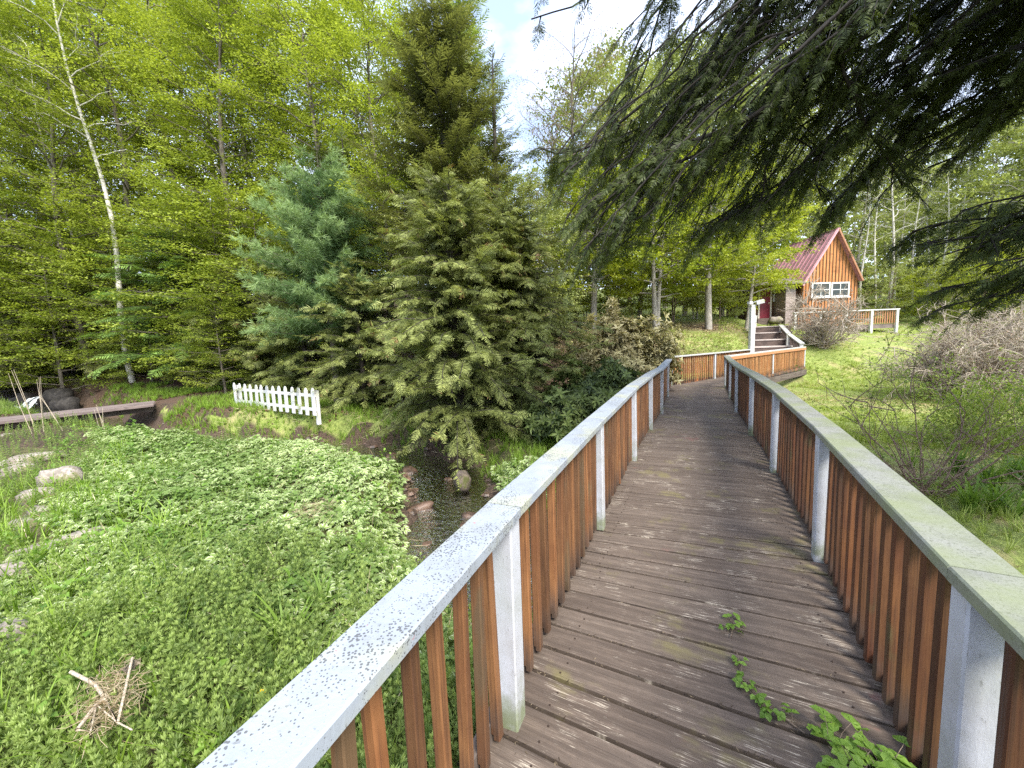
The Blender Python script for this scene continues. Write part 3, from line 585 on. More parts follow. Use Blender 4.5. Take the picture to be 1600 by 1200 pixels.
px0, px1 = cx(1226, CY+.1), cx(1241, CY+.1)
g = G(); box2(g, px0, px1, CY+.1, CY+1.4, 1.5, czz(443, 1230, CY+.1)); g.build('stone_pillar', M['brick'], cab, origin=O)
g = G(); V = []
for x in (ax0-.6, ax1+.15):
    V += [[x, CY-.35, czz(444, 1220, CY-.35)], [x, AY+2.8, tz+.55], [x, AY+2.8, tz+.65], [x, CY-.35, czz(444, 1220, CY-.35)+.1]]
g.add(V, [[0, 1, 2, 3], [7, 6, 5, 4], [0, 4, 5, 1], [1, 5, 6, 2], [2, 6, 7, 3], [3, 7, 4, 0]]); g.build('porch_roof', M['awn'], cab, origin=O)
g = G(); box2(g, ax0, px0-.02, CY+.3, AY-.01, 1.6, fl-.001); g.build('porch_floor', M['riser'], cab, origin=O)
# deck and railing in front of the gable
ck = thing('cabin_deck', 'low weathered deck with white framed railing in front of the orange gable', 'deck', (cx(1320, 23.6), 23.6, 1.3)); O2 = ck.location
dx0, dx1 = cx(1239, 23.4), cx(1397, 23.4); 
g = G(); box2(g, dx0, dx1, 23.4, CY-.03, 1.78, 1.82); g.build('floor', M['plank'], ck, origin=O2)
g = G(); box2(g, dx0, dx1, 23.36, 23.395, 1.58, 1.80); box2(g, dx1+.001, dx1+.035, 23.36, CY, 1.58, 1.80); g.build('skirt_board', M['plank'], ck, origin=O2)
for k in range(5):
    x = dx0+(dx1-dx0)*k/4; g = G(); z0 = float(ground(x, 23.4))-.1; prism(g, cham(.07, .07, .01), z0, 2.62, fr=(np.array([x, 23.29, 0]), np.eye(3))); g.build('post', M['white'], ck, origin=O2)
g = G(); box2(g, dx0-.1, dx1+.1, 23.2, 23.38, 2.621, 2.68); g.build('cap_rail', M['white'], ck, origin=O2)
g = G()
for k in range(42): x = dx0+.1+(dx1-dx0-.2)*k/41; box2(g, x-.03, x+.03, 23.30, 23.33, 1.85, 2.60)
g.build('baluster_panel', M['orail'], ck, origin=O2)
r_ = np.random.default_rng(3)
def boulder(name, label, loc, dims, mt, seed, rz=0, group=None, cat='rock', parent=None):
    rr = np.random.default_rng(seed); n1, n2 = 13, 9; V = []; ph = rr.uniform(0, 6, 6)
    for a in range(n2):
        th = PI*(a+.0001)/(n2-1) if a < n2-1 else PI-.0001
        for b in range(n1):
            f = 2*PI*b/n1; d3 = np.array([math.sin(th)*math.cos(f), math.sin(th)*math.sin(f), math.cos(th)])
            k = 1+.16*math.sin(3*d3[0]+ph[0])*math.sin(2.5*d3[1]+ph[1])+.12*math.sin(5*d3[2]+4*d3[0]+ph[2])+.07*math.sin(7*d3[1]+ph[3]+3*d3[2])
            V.append(np.sign(d3)*np.abs(d3)**.8*k*np.array(dims))
    i = np.arange(n2-1)[:, None]*n1; j = np.arange(n1)[None]; k = (j+1) % n1
    g = G(); g.add(V, np.stack([i+j, i+k+0*i, i+n1+k, i+n1+j], -1).reshape(-1, 4)[:, ::-1], smooth=True); o = g.build(name, mt, parent); o.location = loc; o.rotation_euler = (rr.uniform(-.15, .15), rr.uniform(-.15, .15), rz)
    if parent is None: tag(o, label, cat, group)
    return o
boulder('boulder', 'pale rounded stone lying by the cabin porch', (cx(1211, 25.2), 25.2, fl-.12), (.38, .25, .2), M['stone'], 4)
# ------------------------------------------------------------------ picket fence
pf = thing('picket_fence', 'short run of white picket fence standing in the grass left of the hemlock', 'fence', (0, 0, 0))
A = at(370, 634, 13.0); B = at(492, 650, 10.6); n_ = 14; FD = unit((B-A)*[1, 1, 0]); fa = math.atan2(FD[1], FD[0])
pf.location = A
gpk = G(); w_ = .074; prof = [(-w_, 0), (w_, 0), (w_, .66), (w_*.5, .735), (0, .755), (-w_*.5, .735), (-w_, .66)]
V = [[x, -.011, z] for x, z in prof]+[[x, .011, z] for x, z in prof]; gpk.add(V, [[0, 1, 2, 3, 4, 5, 6]]); gpk.add(V, [[13, 12, 11, 10, 9, 8, 7]]); gpk.add(V, [[k, 7+k, 7+(k+1) % 7, (k+1) % 7] for k in range(7)])
first = gpk.build('picket', M['white'], pf)
for k in range(n_):
    o = first if k == 0 else first.copy()
    if k: COL.objects.link(o)
    o.parent = pf; c = (B-A)*k/(n_-1); o.location = (c[0], c[1], c[2]+r_.normal(0, .006)); o.rotation_euler = (0, r_.normal(0, .02), fa)
for z in (.17, .55):
    g = G(); c = (B-A)/2; d_ = unit(B-A); s_ = unit(np.cross(d_, [0, 0, 1])); box(g, c+[0, 0, z]-s_*.034, (np.linalg.norm(B-A)/2+.05, .019, .04), np.stack([d_, s_, np.cross(s_, d_)])); g.build('rail', M['white'], pf)
for f in (0, 1): g = G(); s_ = unit(np.cross(FD, [0, 0, 1])); prism(g, cham(.045, .045, .005), -.25, .68, fr=((B-A)*f-s_*.10, rotz(fa).T)); g.build('post', M['white'], pf)
# ------------------------------------------------------------------ plank footbridge over the stream (left)
A = at(-60, 664, 10.8); B = at(243, 630, 13.6); FB = (A, B); pb = thing('plank_footbridge', 'low plank footbridge across the stream before the little waterfall', 'footbridge', tuple((A+B)/2))
d_ = unit(B-A); s_ = unit(np.cross([0, 0, 1], d_)); u = np.cross(d_, s_); l = np.linalg.norm(B-A)/2
for k in range(3):
    g = G(); c = s_*(-.42+k*.42)*-1; box(g, c+[0, 0, r_.normal(0, .006)], (l*(1-.02*k), .205, .04), np.stack([d_, s_, u]), tint=k/3, co=(k*3, 0, 0)); g.build('plank', M['plank'], pb)
for s2 in (-.3, .3):
    g = G(); box(g, s_*s2+[0, 0, -.135], (l*.95, .05, .095), np.stack([d_, s_, u]), co=(0, 3, 0)); g.build('beam', M['beam'], pb)
# small waterfall
wf = at(62, 634, 16.2); g = G(); n1 = 14; V = []
for q in range(10):
    t = q/9
    for b in range(n1): V.append([(b/(n1-1)-.5)*(.5+.35*t)+.04*math.sin(b*2.1+q), -t*.9-.10*math.sin(b*1.7), .62-(.70*t**1.6)+.03*math.sin(b*3+q*2)])
Fq = [[q*n1+b, q*n1+b+1, q*n1+n1+b+1, q*n1+n1+b] for q in range(9) for b in range(n1-1) if (b*7+q//3*5+b*b) % 5 > 2]
g.add(V, Fq, smooth=True)
for k in range(40): p = r_.normal(0, 1, 3)*[.3, .2, .08]+[0, -.9, 0.05]; box(g, p, (.04, .03, .012), rotz(r_.uniform(0, 3)))
o = g.build('waterfall', M['foam']); o.location = wf; o.scale = (.6, .6, .6); tag(o, 'little white waterfall splashing behind the plank footbridge', kind='structure')
for k, (x, y, z, d3) in enumerate([(-.9, .3, .1, (.5, .4, .35)), (.85, .2, .0, (.5, .35, .3)), (.1, .55, .2, (.6, .35, .4))]):
    boulder('boulder', ['dark wet boulder left of the little waterfall', 'dark wet boulder right of the little waterfall', 'dark boulder the little waterfall spills over'][k], (wf[0]+x, wf[1]+y, wf[2]+z), d3, M['darkstone'], 50+k)
# ------------------------------------------------------------------ stones
RK = [  # px, py, z, size x,y,z, rz, label
 (98, 748, -.62, .30, .2, .17, .2, 'rounded pale boulder, the roundest of the stones edging the green bed'),
 (50, 716, -.68, .48, .2, .09, .6, 'long flat pale slab above the round boulder at the left edge of the bed'),
 (15, 685, -.62, .45, .25, .1, 0, 'flat pale slab farthest up the left edge of the bed'),
 (62, 775, -.74, .25, .17, .11, .3, 'small brownish stone just below the round boulder'),
 (28, 735, -.70, .24, .16, .1, 1.2, 'small grey stone left of the round boulder'),
 (72, 800, -.76, .26, .12, .08, .1, 'narrow stone in the middle of the row edging the bed'),
 (95, 850, -.74, .36, .2, .08, .5, 'large flat grey stone with a broken edge beside the leafy bed'),
 (40, 870, -.78, .22, .16, .08, 2., 'pale stone half buried left of the flat broken stone'),
 (10, 905, -.74, .22, .15, .12, .4, 'white stone at the left edge of the photo above the lowest one'),
 (8, 1000, -.70, .16, .13, .11, 0, 'lowest white stone at the left edge among the weeds'),
 (40, 820, -.78, .2, .13, .08, 1., 'small tilted stone under the narrow stone of the row')]
SPOTS = []
for k, (px, py, z, a, b, c, rz, lb) in enumerate(RK):
    a, b, c, z = a*1.08, b*1.08, c*1.25, z+.05; p = gp(px, py, z); SPOTS.append((p[0], p[1], a*.62)); boulder('stone', lb, (p[0], p[1], z-.02), (a, b, c), M['stone'], 100+k, rz, 'stones edging the leafy bed')
boulder('boulder', 'upright pointed boulder standing at the stream edge below the hemlock', gp(722, 752, -1.0), (.15, .12, .2), M['mossrock'], 31, .4)
ss = [(655, 790, 'flat reddish stone breaking the surface in the middle of the stream', .22), (690, 850, 'brown stone in the near bend of the stream', .14), (640, 742, 'dark stone in the riffle at the upper bend', .2), (735, 800, 'dark stone against the far bank of the stream', .16), (700, 895, 'small wet stone near the railing in the stream', .12), (612, 722, 'wet stone under the drooping hemlock twigs', .2)]
for k, (px, py, lb, s_) in enumerate(ss):
    p = gp(px, py, -1.2); boulder('stone', lb, (p[0], p[1], float(sdist(p[0], p[1])[1])-.02), (s_, s_*.7, s_*.4), M['wetstone'], 70+k, k, 'stones in the stream')
g = G(); N_ = 2600; q = r_.uniform(0, 1, N_); idx = (q*(len(C_)-40)).astype(int)+25; u = r_.uniform(-1, 1, N_)
pb_ = leaf(1, .5, .3, 0)
base = np.array([[math.cos(a)*(1 if r else .6), math.sin(a)*(1 if r else .6), (0 if r else .55)] for r in (1, 0) for a in np.arange(6)*PI/3]); fb = [[k, (k+1) % 6, 6+(k+1) % 6, 6+k] for k in range(6)]+[[6, 7, 8, 9], [9, 10, 11, 6]]
Tc = (base, np.array(fb), np.zeros(12), np.zeros(8)); sc_ = .022+.13*r_.uniform(0, 1, N_)**3
Pc = np.c_[C_[idx, :2]+nrm[idx]*(u*(C_[idx, 3]+.1))[:, None], np.zeros(N_)]; Pc[:, 2] = ground(Pc[:, 0], Pc[:, 1])-.01
Mc = np.stack([rotz(a)@np.diag([s_, s_*.75, s_*.6]) for a, s_ in zip(r_.uniform(0, 6, N_), sc_)]); place(g, Tc, Mc, Pc, r_.uniform(0, 1, N_)); tag(g.build('pebbles', M['wetstone']), 'brown pebbles and cobbles on the stream bed', kind='stuff')
M['barkk'] = barkmat('silhouette_dark_bark', (.010, .008, .006), (.035, .028, .022))  # near-black bark; the limbs' silhouette against the sky is put into the colour
ORD = 'first second third fourth fifth sixth seventh eighth ninth tenth eleventh twelfth thirteenth fourteenth fifteenth sixteenth'.split()
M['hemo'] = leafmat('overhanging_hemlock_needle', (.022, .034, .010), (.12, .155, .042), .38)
M['twigp'] = barkmat('pale_pink_twig', (.27, .22, .17), (.48, .42, .34), k=3)
# ================================================================== vegetation
rv = np.random.default_rng(42)
SPR = [spray(np.random.default_rng(i), 7, .030, jz=.06, drop=.16) for i in range(3)]
SPN = [spray(np.random.default_rng(10+i), 7, .036, ang=46, jz=.09, drop=.14) for i in range(3)]
SPS = [spray(np.random.default_rng(20+i), 6, .042, ang=42, jz=.14, drop=-.12) for i in range(2)]
def tuft(rng, n, L_, w, spread, tl=.1):                      # radiating needles (pine) or blades
    P = []
    for i in range(n):
        d = unit(rng.normal(0, 1, 3)*[spread, .5, spread]+[0, 1.1, .15]); P.append(strip((0, 0, 0), (0, L_*rng.uniform(.7, 1.1), 0), w, tint=rng.uniform(-tl, tl)))
        v = P[-1][0]; M_ = frames(d[None], rng.normal(0, 1, 3)[None])[0]; P[-1] = (v@M_.T, *P[-1][1:])
    return tmpl(P)
def puff(seed):
    r = np.random.default_rng(seed); P = []
    for i in range(4):
        v, f, e, t = tuft(r, 11, .62, .020, 1.0); P.append((v+r.normal(0, .24, 3)+[0, .35, 0], f, e, 0.)); tt = t
    return tmpl(P)
PIN = [puff(30+i) for i in range(3)]
def leafspray(rng, n, w, L_, ll, lw, jit=.35, up=0.):         # flat leafy twig, length L_ along +y
    P = [strip((0, 0, 0), (0, L_, 0), .004, tint=-.3)]
    for i in range(n):
        y = L_*rng.uniform(.05, 1); x = rng.uniform(-1, 1)*w*math.sin(min(1, .25+y/L_)*PI*.75); a = rng.uniform(-1.3, 1.3)-x*2; s_ = rng.uniform(.7, 1.2)
        v, f, e, t = leaf(ll*s_, lw*s_, .25, .1, tint=rng.uniform(-.16, .16))
        v = v@(rotz(a)@rotx(rng.normal(0, jit)+up)@roty(rng.normal(0, jit))).T+np.array([x, y, rng.uniform(-.04, .05)*L_*2]); P.append((v, f, e, t))
    return tmpl(P)
BEE = [leafspray(np.random.default_rng(40+i), 15, .26, .62, .085, .030) for i in range(4)]
MAP = [leafspray(np.random.default_rng(50+i), 12, .26, .50, .115, .052, .5) for i in range(3)]
FAR = [leafspray(np.random.default_rng(60+i), 13, .42, .9, .15, .06, .6) for i in range(3)]
SML = [leafspray(np.random.default_rng(70+i), 9, .08, .3, .032, .012, .7) for i in range(3)]
BUD = [leafspray(np.random.default_rng(80+i), 12, .22, .7, .05, .022, .8) for i in range(3)]
def scat(g, TS, rng, P, D, Ln, up, tint, matid=0):           # scatter templates: positions, directions, lengths
    P = np.asarray(P); D = np.asarray(D); Ln = np.asarray(Ln); tint = np.asarray(tint); up = np.broadcast_to(up, D.shape)
    M_ = frames(D, up)*Ln[:, None, None]; w = rng.integers(0, len(TS), len(P))
    for k, T in enumerate(TS): q = w == k; place(g, T, M_[q], P[q], tint[q], matid)
def conifer(seed, H, R, nb, TS, leafm, bark, sp=.11, tw=.42, droop=.35, asc=.15, pw=.8, base=.04, sag=.35, lean=(0, 0), belly=.12, upw=(0, 0, 1), dense=2, rough=.3):
    rng = np.random.default_rng(seed); gt = G(); gc = G(); z = np.linspace(-.3, H, 12); t = z/H
    TX = lambda h: np.array([lean[0]*(h/H)**1.3+.04*math.sin(h*1.3+seed), lean[1]*(h/H)**1.3+.04*math.cos(h*1.1+seed), h])
    tube(gt, [TX(max(q, 0)) if q > 0 else [0, 0, q] for q in z], .02+.016*H*(1-np.clip(t, 0, 1))**.9, 7)
    P = []; D = []; Ln = []; Ti = []
    for i in range(nb):
        u = (i+rng.uniform(0, 1))/nb; h = H*(base+(1-base)*u**.92); az = i*2.39996+rng.uniform(-.5, .5); pr_ = (1-u)**pw*(1-belly*math.exp(-u*14)); L_ = max(R*pr_*rng.uniform(.72-.25*(rough > .5), 1.16), .12)
        o = TX(h); dd = np.array([math.cos(az), math.sin(az), 0]); az2 = az+rng.uniform(-.7, .7); d2 = np.array([math.cos(az2), math.sin(az2), 0]); ns = 7; s_ = np.linspace(0, 1, ns)
        asc_ = asc*rng.uniform(-.2, 2.0)+.5*u; pts = o+np.outer(s_*(1-s_*.4), dd)*L_*.999+np.outer(s_*s_*.4, d2)*L_; pts[:, 2] += asc_*L_*s_-droop*L_*s_**2*rng.uniform(.7, 1.2)
        tube(gt, pts, .006+.012*L_/2*(1-s_), 3); bt = rng.normal(0, .10)
        n_ = max(int(L_/sp), 2)
        for k in range(n_):
            s0 = (.14+.86*(k+rng.uniform(0, 1))/n_); j = min(int(s0*(ns-1)), ns-2); fr_ = s0*(ns-1)-j; p = pts[j]*(1-fr_)+pts[j+1]*fr_; tg = unit(pts[j+1]-pts[j]); sd = unit(np.cross(tg, [0, 0, 1]))
            for s2 in ((-1, 1) if dense > 1 else (rng.choice([-1, 1]),)):
                a = rng.uniform(.5, 1.1); l = min(tw, .8*L_)*(1.15-.5*s0)*rng.uniform(.65, 1.25)*(.45+.55*min(1, L_))
                P.append(p); D.append(tg*math.cos(a)+sd*s2*math.sin(a)+np.array([0, 0, -sag*rng.uniform(.2, 1.2)])); Ln.append(l); Ti.append(.34+bt+.62*(s0-.5)+rng.normal(0, .08))
        P.append(pts[-1]-tg*.05); D.append(unit(pts[-1]-pts[-2])+[0, 0, -sag*.3]); Ln.append(min(tw, .7*L_+.05)); Ti.append(.85+bt)
    P.append(TX(H)-[0, 0, .1]); D.append(np.array([0, 0, 1.])+rng.normal(0, .05, 3)); Ln.append(tw); Ti.append(.5)
    up = np.array(upw)+rng.normal(0, rough, (len(P), 3)); D = np.array(D)+rng.normal(0, rough*.35, (len(P), 3)); scat(gc, TS, rng, P, D, Ln, up, Ti); return gt, gc
def decid(seed, H, R, nl, TS, tip=.5, bare=.25, asc=.9, lean=(0, 0), flat=.8, sub=5, per=4, r0=None, stems=1, tint0=.5, dz=0.):
    rng = np.random.default_rng(seed); gt = G(); gc = G(); P = []; D = []; Ln = []; Ti = []; r0 = r0 or .010*H+.02
    for sm in range(stems):
        ang = rng.uniform(0, 6.28); sp_ = (0 if stems == 1 else .16*H*.3); hh = H*(1 if sm == 0 else rng.uniform(.75, .95)); ph = rng.uniform(0, 6, 2)
        TX = lambda h: np.array([lean[0]*h/H+sp_*math.cos(ang)*h/H+(.1 if stems > 1 else 0)*math.cos(ang)+.012*H*math.sin(h*.5+ph[0]), lean[1]*h/H+sp_*math.sin(ang)*h/H+(.1 if stems > 1 else 0)*math.sin(ang)+.012*H*math.cos(h*.45+ph[1]), h])
        z = np.linspace(-.3, hh, 14); tube(gt, [TX(q) for q in z], r0/(1 if stems == 1 else 1.4)*(1-.93*np.clip(z/hh, 0, 1)**1.1), 8)
        for i in range(nl//stems):
            u = (i+rng.uniform(0, 1))/(nl//stems); h = hh*(bare+(1-bare)*u); az = i*2.4+rng.uniform(-.6, .6); L_ = R*rng.uniform(.6, 1.1)*(.35+.65*math.sin(PI*min(1, .25+u*.72)))
            o = TX(h); d_ = np.array([math.cos(az), math.sin(az), 0]); s_ = np.linspace(0, 1, 6); a_ = asc*rng.uniform(.5, 1.2)*(.4+.8*u)
            pts = o+np.outer(s_, d_)*L_; pts[:, 2] += L_*(a_*s_-.30*a_*s_**2); pts[1:] += rng.normal(0, .03*L_, (5, 3)); tube(gt, pts, (r0*.28*(1-u*.5))*(1-.85*s_)+.004, 4); bt = rng.normal(0, .09)
            for j in range(sub):
                s0 = .25+.75*(j+rng.uniform(0, 1))/sub; q = min(int(s0*5), 4); p = pts[q]+(pts[q+1]-pts[q])*(s0*5-q); sgn = rng.choice([-1, 1]); a = az+sgn*rng.uniform(.3, 1.2); l2 = L_*rng.uniform(.2, .5)+.15
                e = p+np.array([math.cos(a), math.sin(a), rng.uniform(-.05, .4)])*l2; tube(gt, [p, (p+e)/2+rng.normal(0, .03, 3), e], [.007, .005, .003], 3)
                for k in range(per):
                    f = rng.uniform(.1, 1); c = p+(e-p)*f; aa = a+rng.uniform(-1.2, 1.2); P.append(c+rng.normal(0, .09, 3)); D.append([math.cos(aa), math.sin(aa), rng.normal(.02, .16)]); Ln.append(rng.uniform(.7, 1.25)*tip/.5); Ti.append(tint0+bt+rng.normal(0, .12))
    up = np.array([0, 0, 1.])+rng.normal(0, (1-flat)*.9+.12, (len(P), 3)); scat(gc, TS, rng, P, D, Ln, up, Ti); return gt, gc
PROTO = {}
def tree(name, label, cat, kind, x, y, s=1., rz=0., group=None, z=None, sz=None):
    lm, bm, parts = PROTO[kind]; zz = float(ground(x, y)) if z is None else z
    t = thing(name, label, cat, (x, y, zz), group, rz); t.scale = (s, s, sz or s)
    for nm, me in parts: o = bpy.data.objects.new(nm, me); COL.objects.link(o); o.parent = t
    return t
def proto(key, gg_, lm, bm):
    gt, gc = gg_; a = gt.build('trunk', bm); b = gc.build('crown', lm); PROTO[key] = (lm, bm, [('trunk', a.data), ('crown', b.data)]); bpy.data.objects.remove(a); bpy.data.objects.remove(b)
def px2x(px, y): return float(at(px, hz(px), y)[0])
# --- conifers near the stream
proto('hem1', conifer(1, 5.9, 2.45, 360, SPR, 0, 0, sp=.085, tw=.30, droop=.48, asc=.42, pw=.42, base=.02, sag=.3, rough=.65), M['hem'], M['barkd'])
proto('hem2', conifer(2, 4.6, 2.2, 170, SPR, 0, 0, sp=.11, tw=.36, droop=.42, asc=.38, pw=.45, base=.03, sag=.3, rough=.55), M['hem'], M['barkd'])
proto('spr1', conifer(3, 12.6, 3.3, 360, SPS, 0, 0, sp=.14, tw=.5, droop=.25, asc=.38, pw=.55, base=.05, sag=.1), M['spr'], M['barkd'])
proto('spr2', conifer(4, 10, 1.7, 150, SPS, 0, 0, sp=.14, tw=.45, droop=.1, asc=.3, pw=.85, base=.08, sag=.0), M['spr'], M['barkd'])
proto('larch', conifer(5, 17, 2.4, 200, SPS, 0, 0, sp=.2, tw=.6, droop=.2, asc=.3, pw=.8, base=.2, sag=.1), M['larch'], M['barkd'])
proto('pine', conifer(6, 7.7, 2.7, 110, PIN, 0, 0, sp=.13, tw=.40, droop=.12, asc=.28, pw=.40, base=.25, sag=-.1), M['pine'], M['bark'])
proto('fir', conifer(7, 6.2, 3.0, 95, SPR, 0, 0, sp=.14, tw=.6, droop=.25, asc=.2, pw=.45, base=.10, sag=.25), M['hemg'], M['barkd'])
proto('hemD', conifer(8, 9.5, 3.0, 150, SPR, 0, 0, sp=.17, tw=.65, droop=.25, asc=.15, pw=.6, base=.04, sag=.25), M['hemd'], M['barkd'])
# --- deciduous
proto('bee1', decid(11, 15.5, 2.9, 50, BEE, .55, .12, .8, sub=7, per=6), M['beech'], M['bark'])
proto('bee2', decid(12, 17.5, 3.0, 52, BEE, .58, .15, .95, sub=7, per=6, lean=(.6, 0)), M['beech'], M['bark'])
proto('bee3', decid(13, 20, 3.4, 52, FAR, .5, .2, 1., sub=6, per=5), M['beech2'], M['barkl'])
proto('low1', decid(14, 6.5, 2.7, 36, BEE, .52, .08, .45, sub=7, per=5, flat=.95), M['beech'], M['bark'])
proto('birch', decid(15, 19, 2.2, 26, BUD, .5, .5, 1.2, sub=5, per=3, r0=.12, lean=(-1.5, 0)), M['beech2'], M['birch'])
proto('map1', decid(16, 7.5, 2.5, 36, MAP, .55, .24, .6, sub=6, per=5, stems=2, r0=.19), M['maple'], M['barkl'])
proto('map3', decid(24, 7.5, 2.5, 38, MAP, .55, .26, .6, sub=6, per=5, r0=.12, lean=(1.3, 0)), M['maple'], M['barkl'])
proto('map2', decid(17, 9.5, 3.0, 42, MAP, .6, .22, .6, sub=6, per=5, r0=.22), M['maple'], M['barkl'])
proto('red', decid(18, 17, 3.6, 46, BUD, .6, .3, 1.3, sub=6, per=3), M['budred'], M['bark'])
proto('far1', decid(19, 13, 3.2, 40, FAR, .6, .12, .8, sub=5, per=4), M['pale'], M['barkl'])
proto('far2', decid(20, 17, 3.4, 44, FAR, .6, .3, 1., sub=5, per=4), M['pale'], M['barkl'])
proto('low2', decid(22, 4.6, 2.3, 34, FAR, .36, .06, .5, sub=5, per=4, stems=2), M['maple'], M['barkl'])
proto('low3', decid(23, 5.2, 2.4, 30, FAR, .34, .05, .6, sub=5, per=4, stems=2), M['pale'], M['twig'])
proto('bare', decid(21, 14, 1.5, 22, BUD, .5, .4, 1.4, sub=4, per=2, r0=.11), M['pale'], M['birch'])
T = tree
T('hemlock_tree', 'bushy olive hemlock leaning over the bend of the stream, nearest conifer', 'tree', 'hem1', px2x(712, 9.3), 9.35, 1.0, .4)
T('hemlock_tree', 'half hidden hemlock just right of the nearest one, touching the dark bushes', 'tree', 'hem1', px2x(812, 10.2), 10.2, .92, 2.4)
T('spruce_tree', 'tallest dark spruce rising behind the nearest hemlock', 'tree', 'spr1', px2x(708, 12.6), 12.6, .93, 0)
T('spruce_tree', 'slim spruce with a pointed top against the sky', 'tree', 'spr2', px2x(786, 12.2), 12.2, 1.0, 1)
T('larch_tree', 'tall light green conifer reaching the top of the photo beside the sky gap', 'tree', 'larch', px2x(742, 17.5), 17.5, 1.0, 1)
T('pine_tree', 'soft blue green white pine between the hemlocks', 'tree', 'pine', px2x(520, 13.2), 13.2, .92, .3)
T('hemlock_tree', 'low hemlock spreading behind the white picket fence', 'tree', 'hem2', px2x(470, 13.6), 13.9, 1.0, 1.)
T('hemlock_tree', 'small hemlock filling the gap between fence and nearest hemlock', 'tree', 'hem2', px2x(560, 11.8), 11.9, .86, 2.)
T('hemlock_tree', 'fresh green hemlock left of the pine above the reddish leaf litter', 'tree', 'fir', px2x(275, 16.5), 17, 1.0, 0)
T('hemlock_tree', 'dim hemlock between the fresh green one and the picket fence', 'tree', 'hem2', px2x(390, 15.6), 15.8, 1.05, 0)
T('hemlock_tree', 'dark hemlock above the waterfall at the left edge', 'tree', 'hemD', px2x(20, 19), 19.3, .8, 0)
T('hemlock_tree', 'dark hemlock behind the right end of the plank footbridge', 'tree', 'hemD', px2x(150, 20), 20, .72, 2)
T('hemlock_tree', 'low shaded hemlock whose boughs touch the ground behind the plank footbridge', 'tree', 'hem2', px2x(190, 18), 18.6, 1.0, 3)
T('hemlock_tree', 'low shaded hemlock left of the little waterfall', 'tree', 'hem2', px2x(-30, 17), 17.3, 1.0, 5)
T('hemlock_tree', 'low shaded hemlock right behind the little waterfall', 'tree', 'hem2', px2x(95, 18.5), 18.6, 1.1, 1.2)
T('hemlock_tree', 'dark hemlock in shade behind the reddish leaf litter', 'tree', 'hemD', px2x(350, 19.5), 19.5, .8, 4)
T('hemlock_tree', 'dark hemlock hidden behind the white pine', 'tree', 'hemD', px2x(560, 16.5), 16.5, 1.0, 4)
W1 = 'spring green trees along the front of the wood'
EX = [(0, 23, 'bee2', 1.1, 'behind the leftmost front trees'), (185, 22.8, 'bee1', 1.2, 'directly behind the thick white birch'), (340, 23.4, 'bee2', 1.1, 'in the gap left of the white pine'), (420, 23, 'bee1', 1.2, 'high above the white pine, second row'), (560, 22.6, 'bee2', 1.05, 'second row, between pine top and tallest spruce'), (90, 24, 'bee1', 1.25, 'second row, above the waterfall')]
for k, (px, y, kd, s, lb) in enumerate(EX): T('beech_tree', 'yellow green leafy tree ' + lb, 'tree', kd, px2x(px, y), y, s, k*1.1+.5, 'second row trees of the left wood')
posn = ['at the left edge of the photo', 'above the waterfall', 'just left of the white birch', 'just right of the white birch', 'above the fresh green hemlock', 'above the dim hemlock', 'left of the white pine', 'behind the white pine', 'left of the tallest spruce']
for k, (px, y, kd, s) in enumerate([(-60, 17.5, 'bee1', 1.05), (40, 20.5, 'bee2', 1.), (130, 18.2, 'bee1', 1.0), (240, 19.5, 'bee2', 1.0), (300, 21.5, 'bee1', 1.15), (372, 18.5, 'bee2', .98), (450, 20.5, 'bee1', 1.1), (530, 18.6, 'bee2', .95), (610, 19.5, 'bee1', 1.05)]):
    T('beech_tree', 'yellow green leafy tree %s in the wood front' % posn[k], 'tree', kd, px2x(px, y), y, s, k*1.3, W1)
for k, (px, y) in enumerate([(90, 17), (200, 18.3), (350, 17), (-40, 16.2), (420, 16.8), (610, 15.5), (300, 16.2), (345, 14.8), (235, 17.0)]):
    T('beech_sapling', 'low sapling with flat sprays of lime leaves ' + ['above the plank footbridge', 'right below the white birch trunk', 'left above the picket fence', 'at the left edge above the waterfall', 'between dim hemlock and pine', 'between pine and tallest spruce', 'at the edge of the reddish litter', 'left of the picket fence', 'above the right end of the plank footbridge'][k], 'sapling', 'low1', px2x(px, y), y, (.95+.1*(k % 3))*(1 if k < 6 else .5), k*2.1, 'lime saplings under the wood')
for k, (px, y, s) in enumerate([(-80, 26, 1.), (30, 27.5, 1.05), (150, 25.5, 1.), (260, 27, 1.1), (370, 25, .98), (470, 27.5, 1.08), (580, 25.5, .92), (660, 28, .95)]):
    T('ash_tree', 'tall pale leafy tree in the back row of the left wood, %s from the left' % ORD[k], 'tree', 'bee3', px2x(px, y), y, s, k*1.7, 'tall trees closing the back of the left wood')
for k, (px, y, s, lb) in enumerate([(213, 17.6, 1.0, 'thick white birch trunk leaning left through the green wood'), (150, 20.5, .8, 'thin pale birch left of the thick white birch'), (455, 22, .8, 'slender grey white birch above the white pine')]):
    T('birch_tree', lb, 'tree', 'birch', px2x(px, y), y, s, 0)
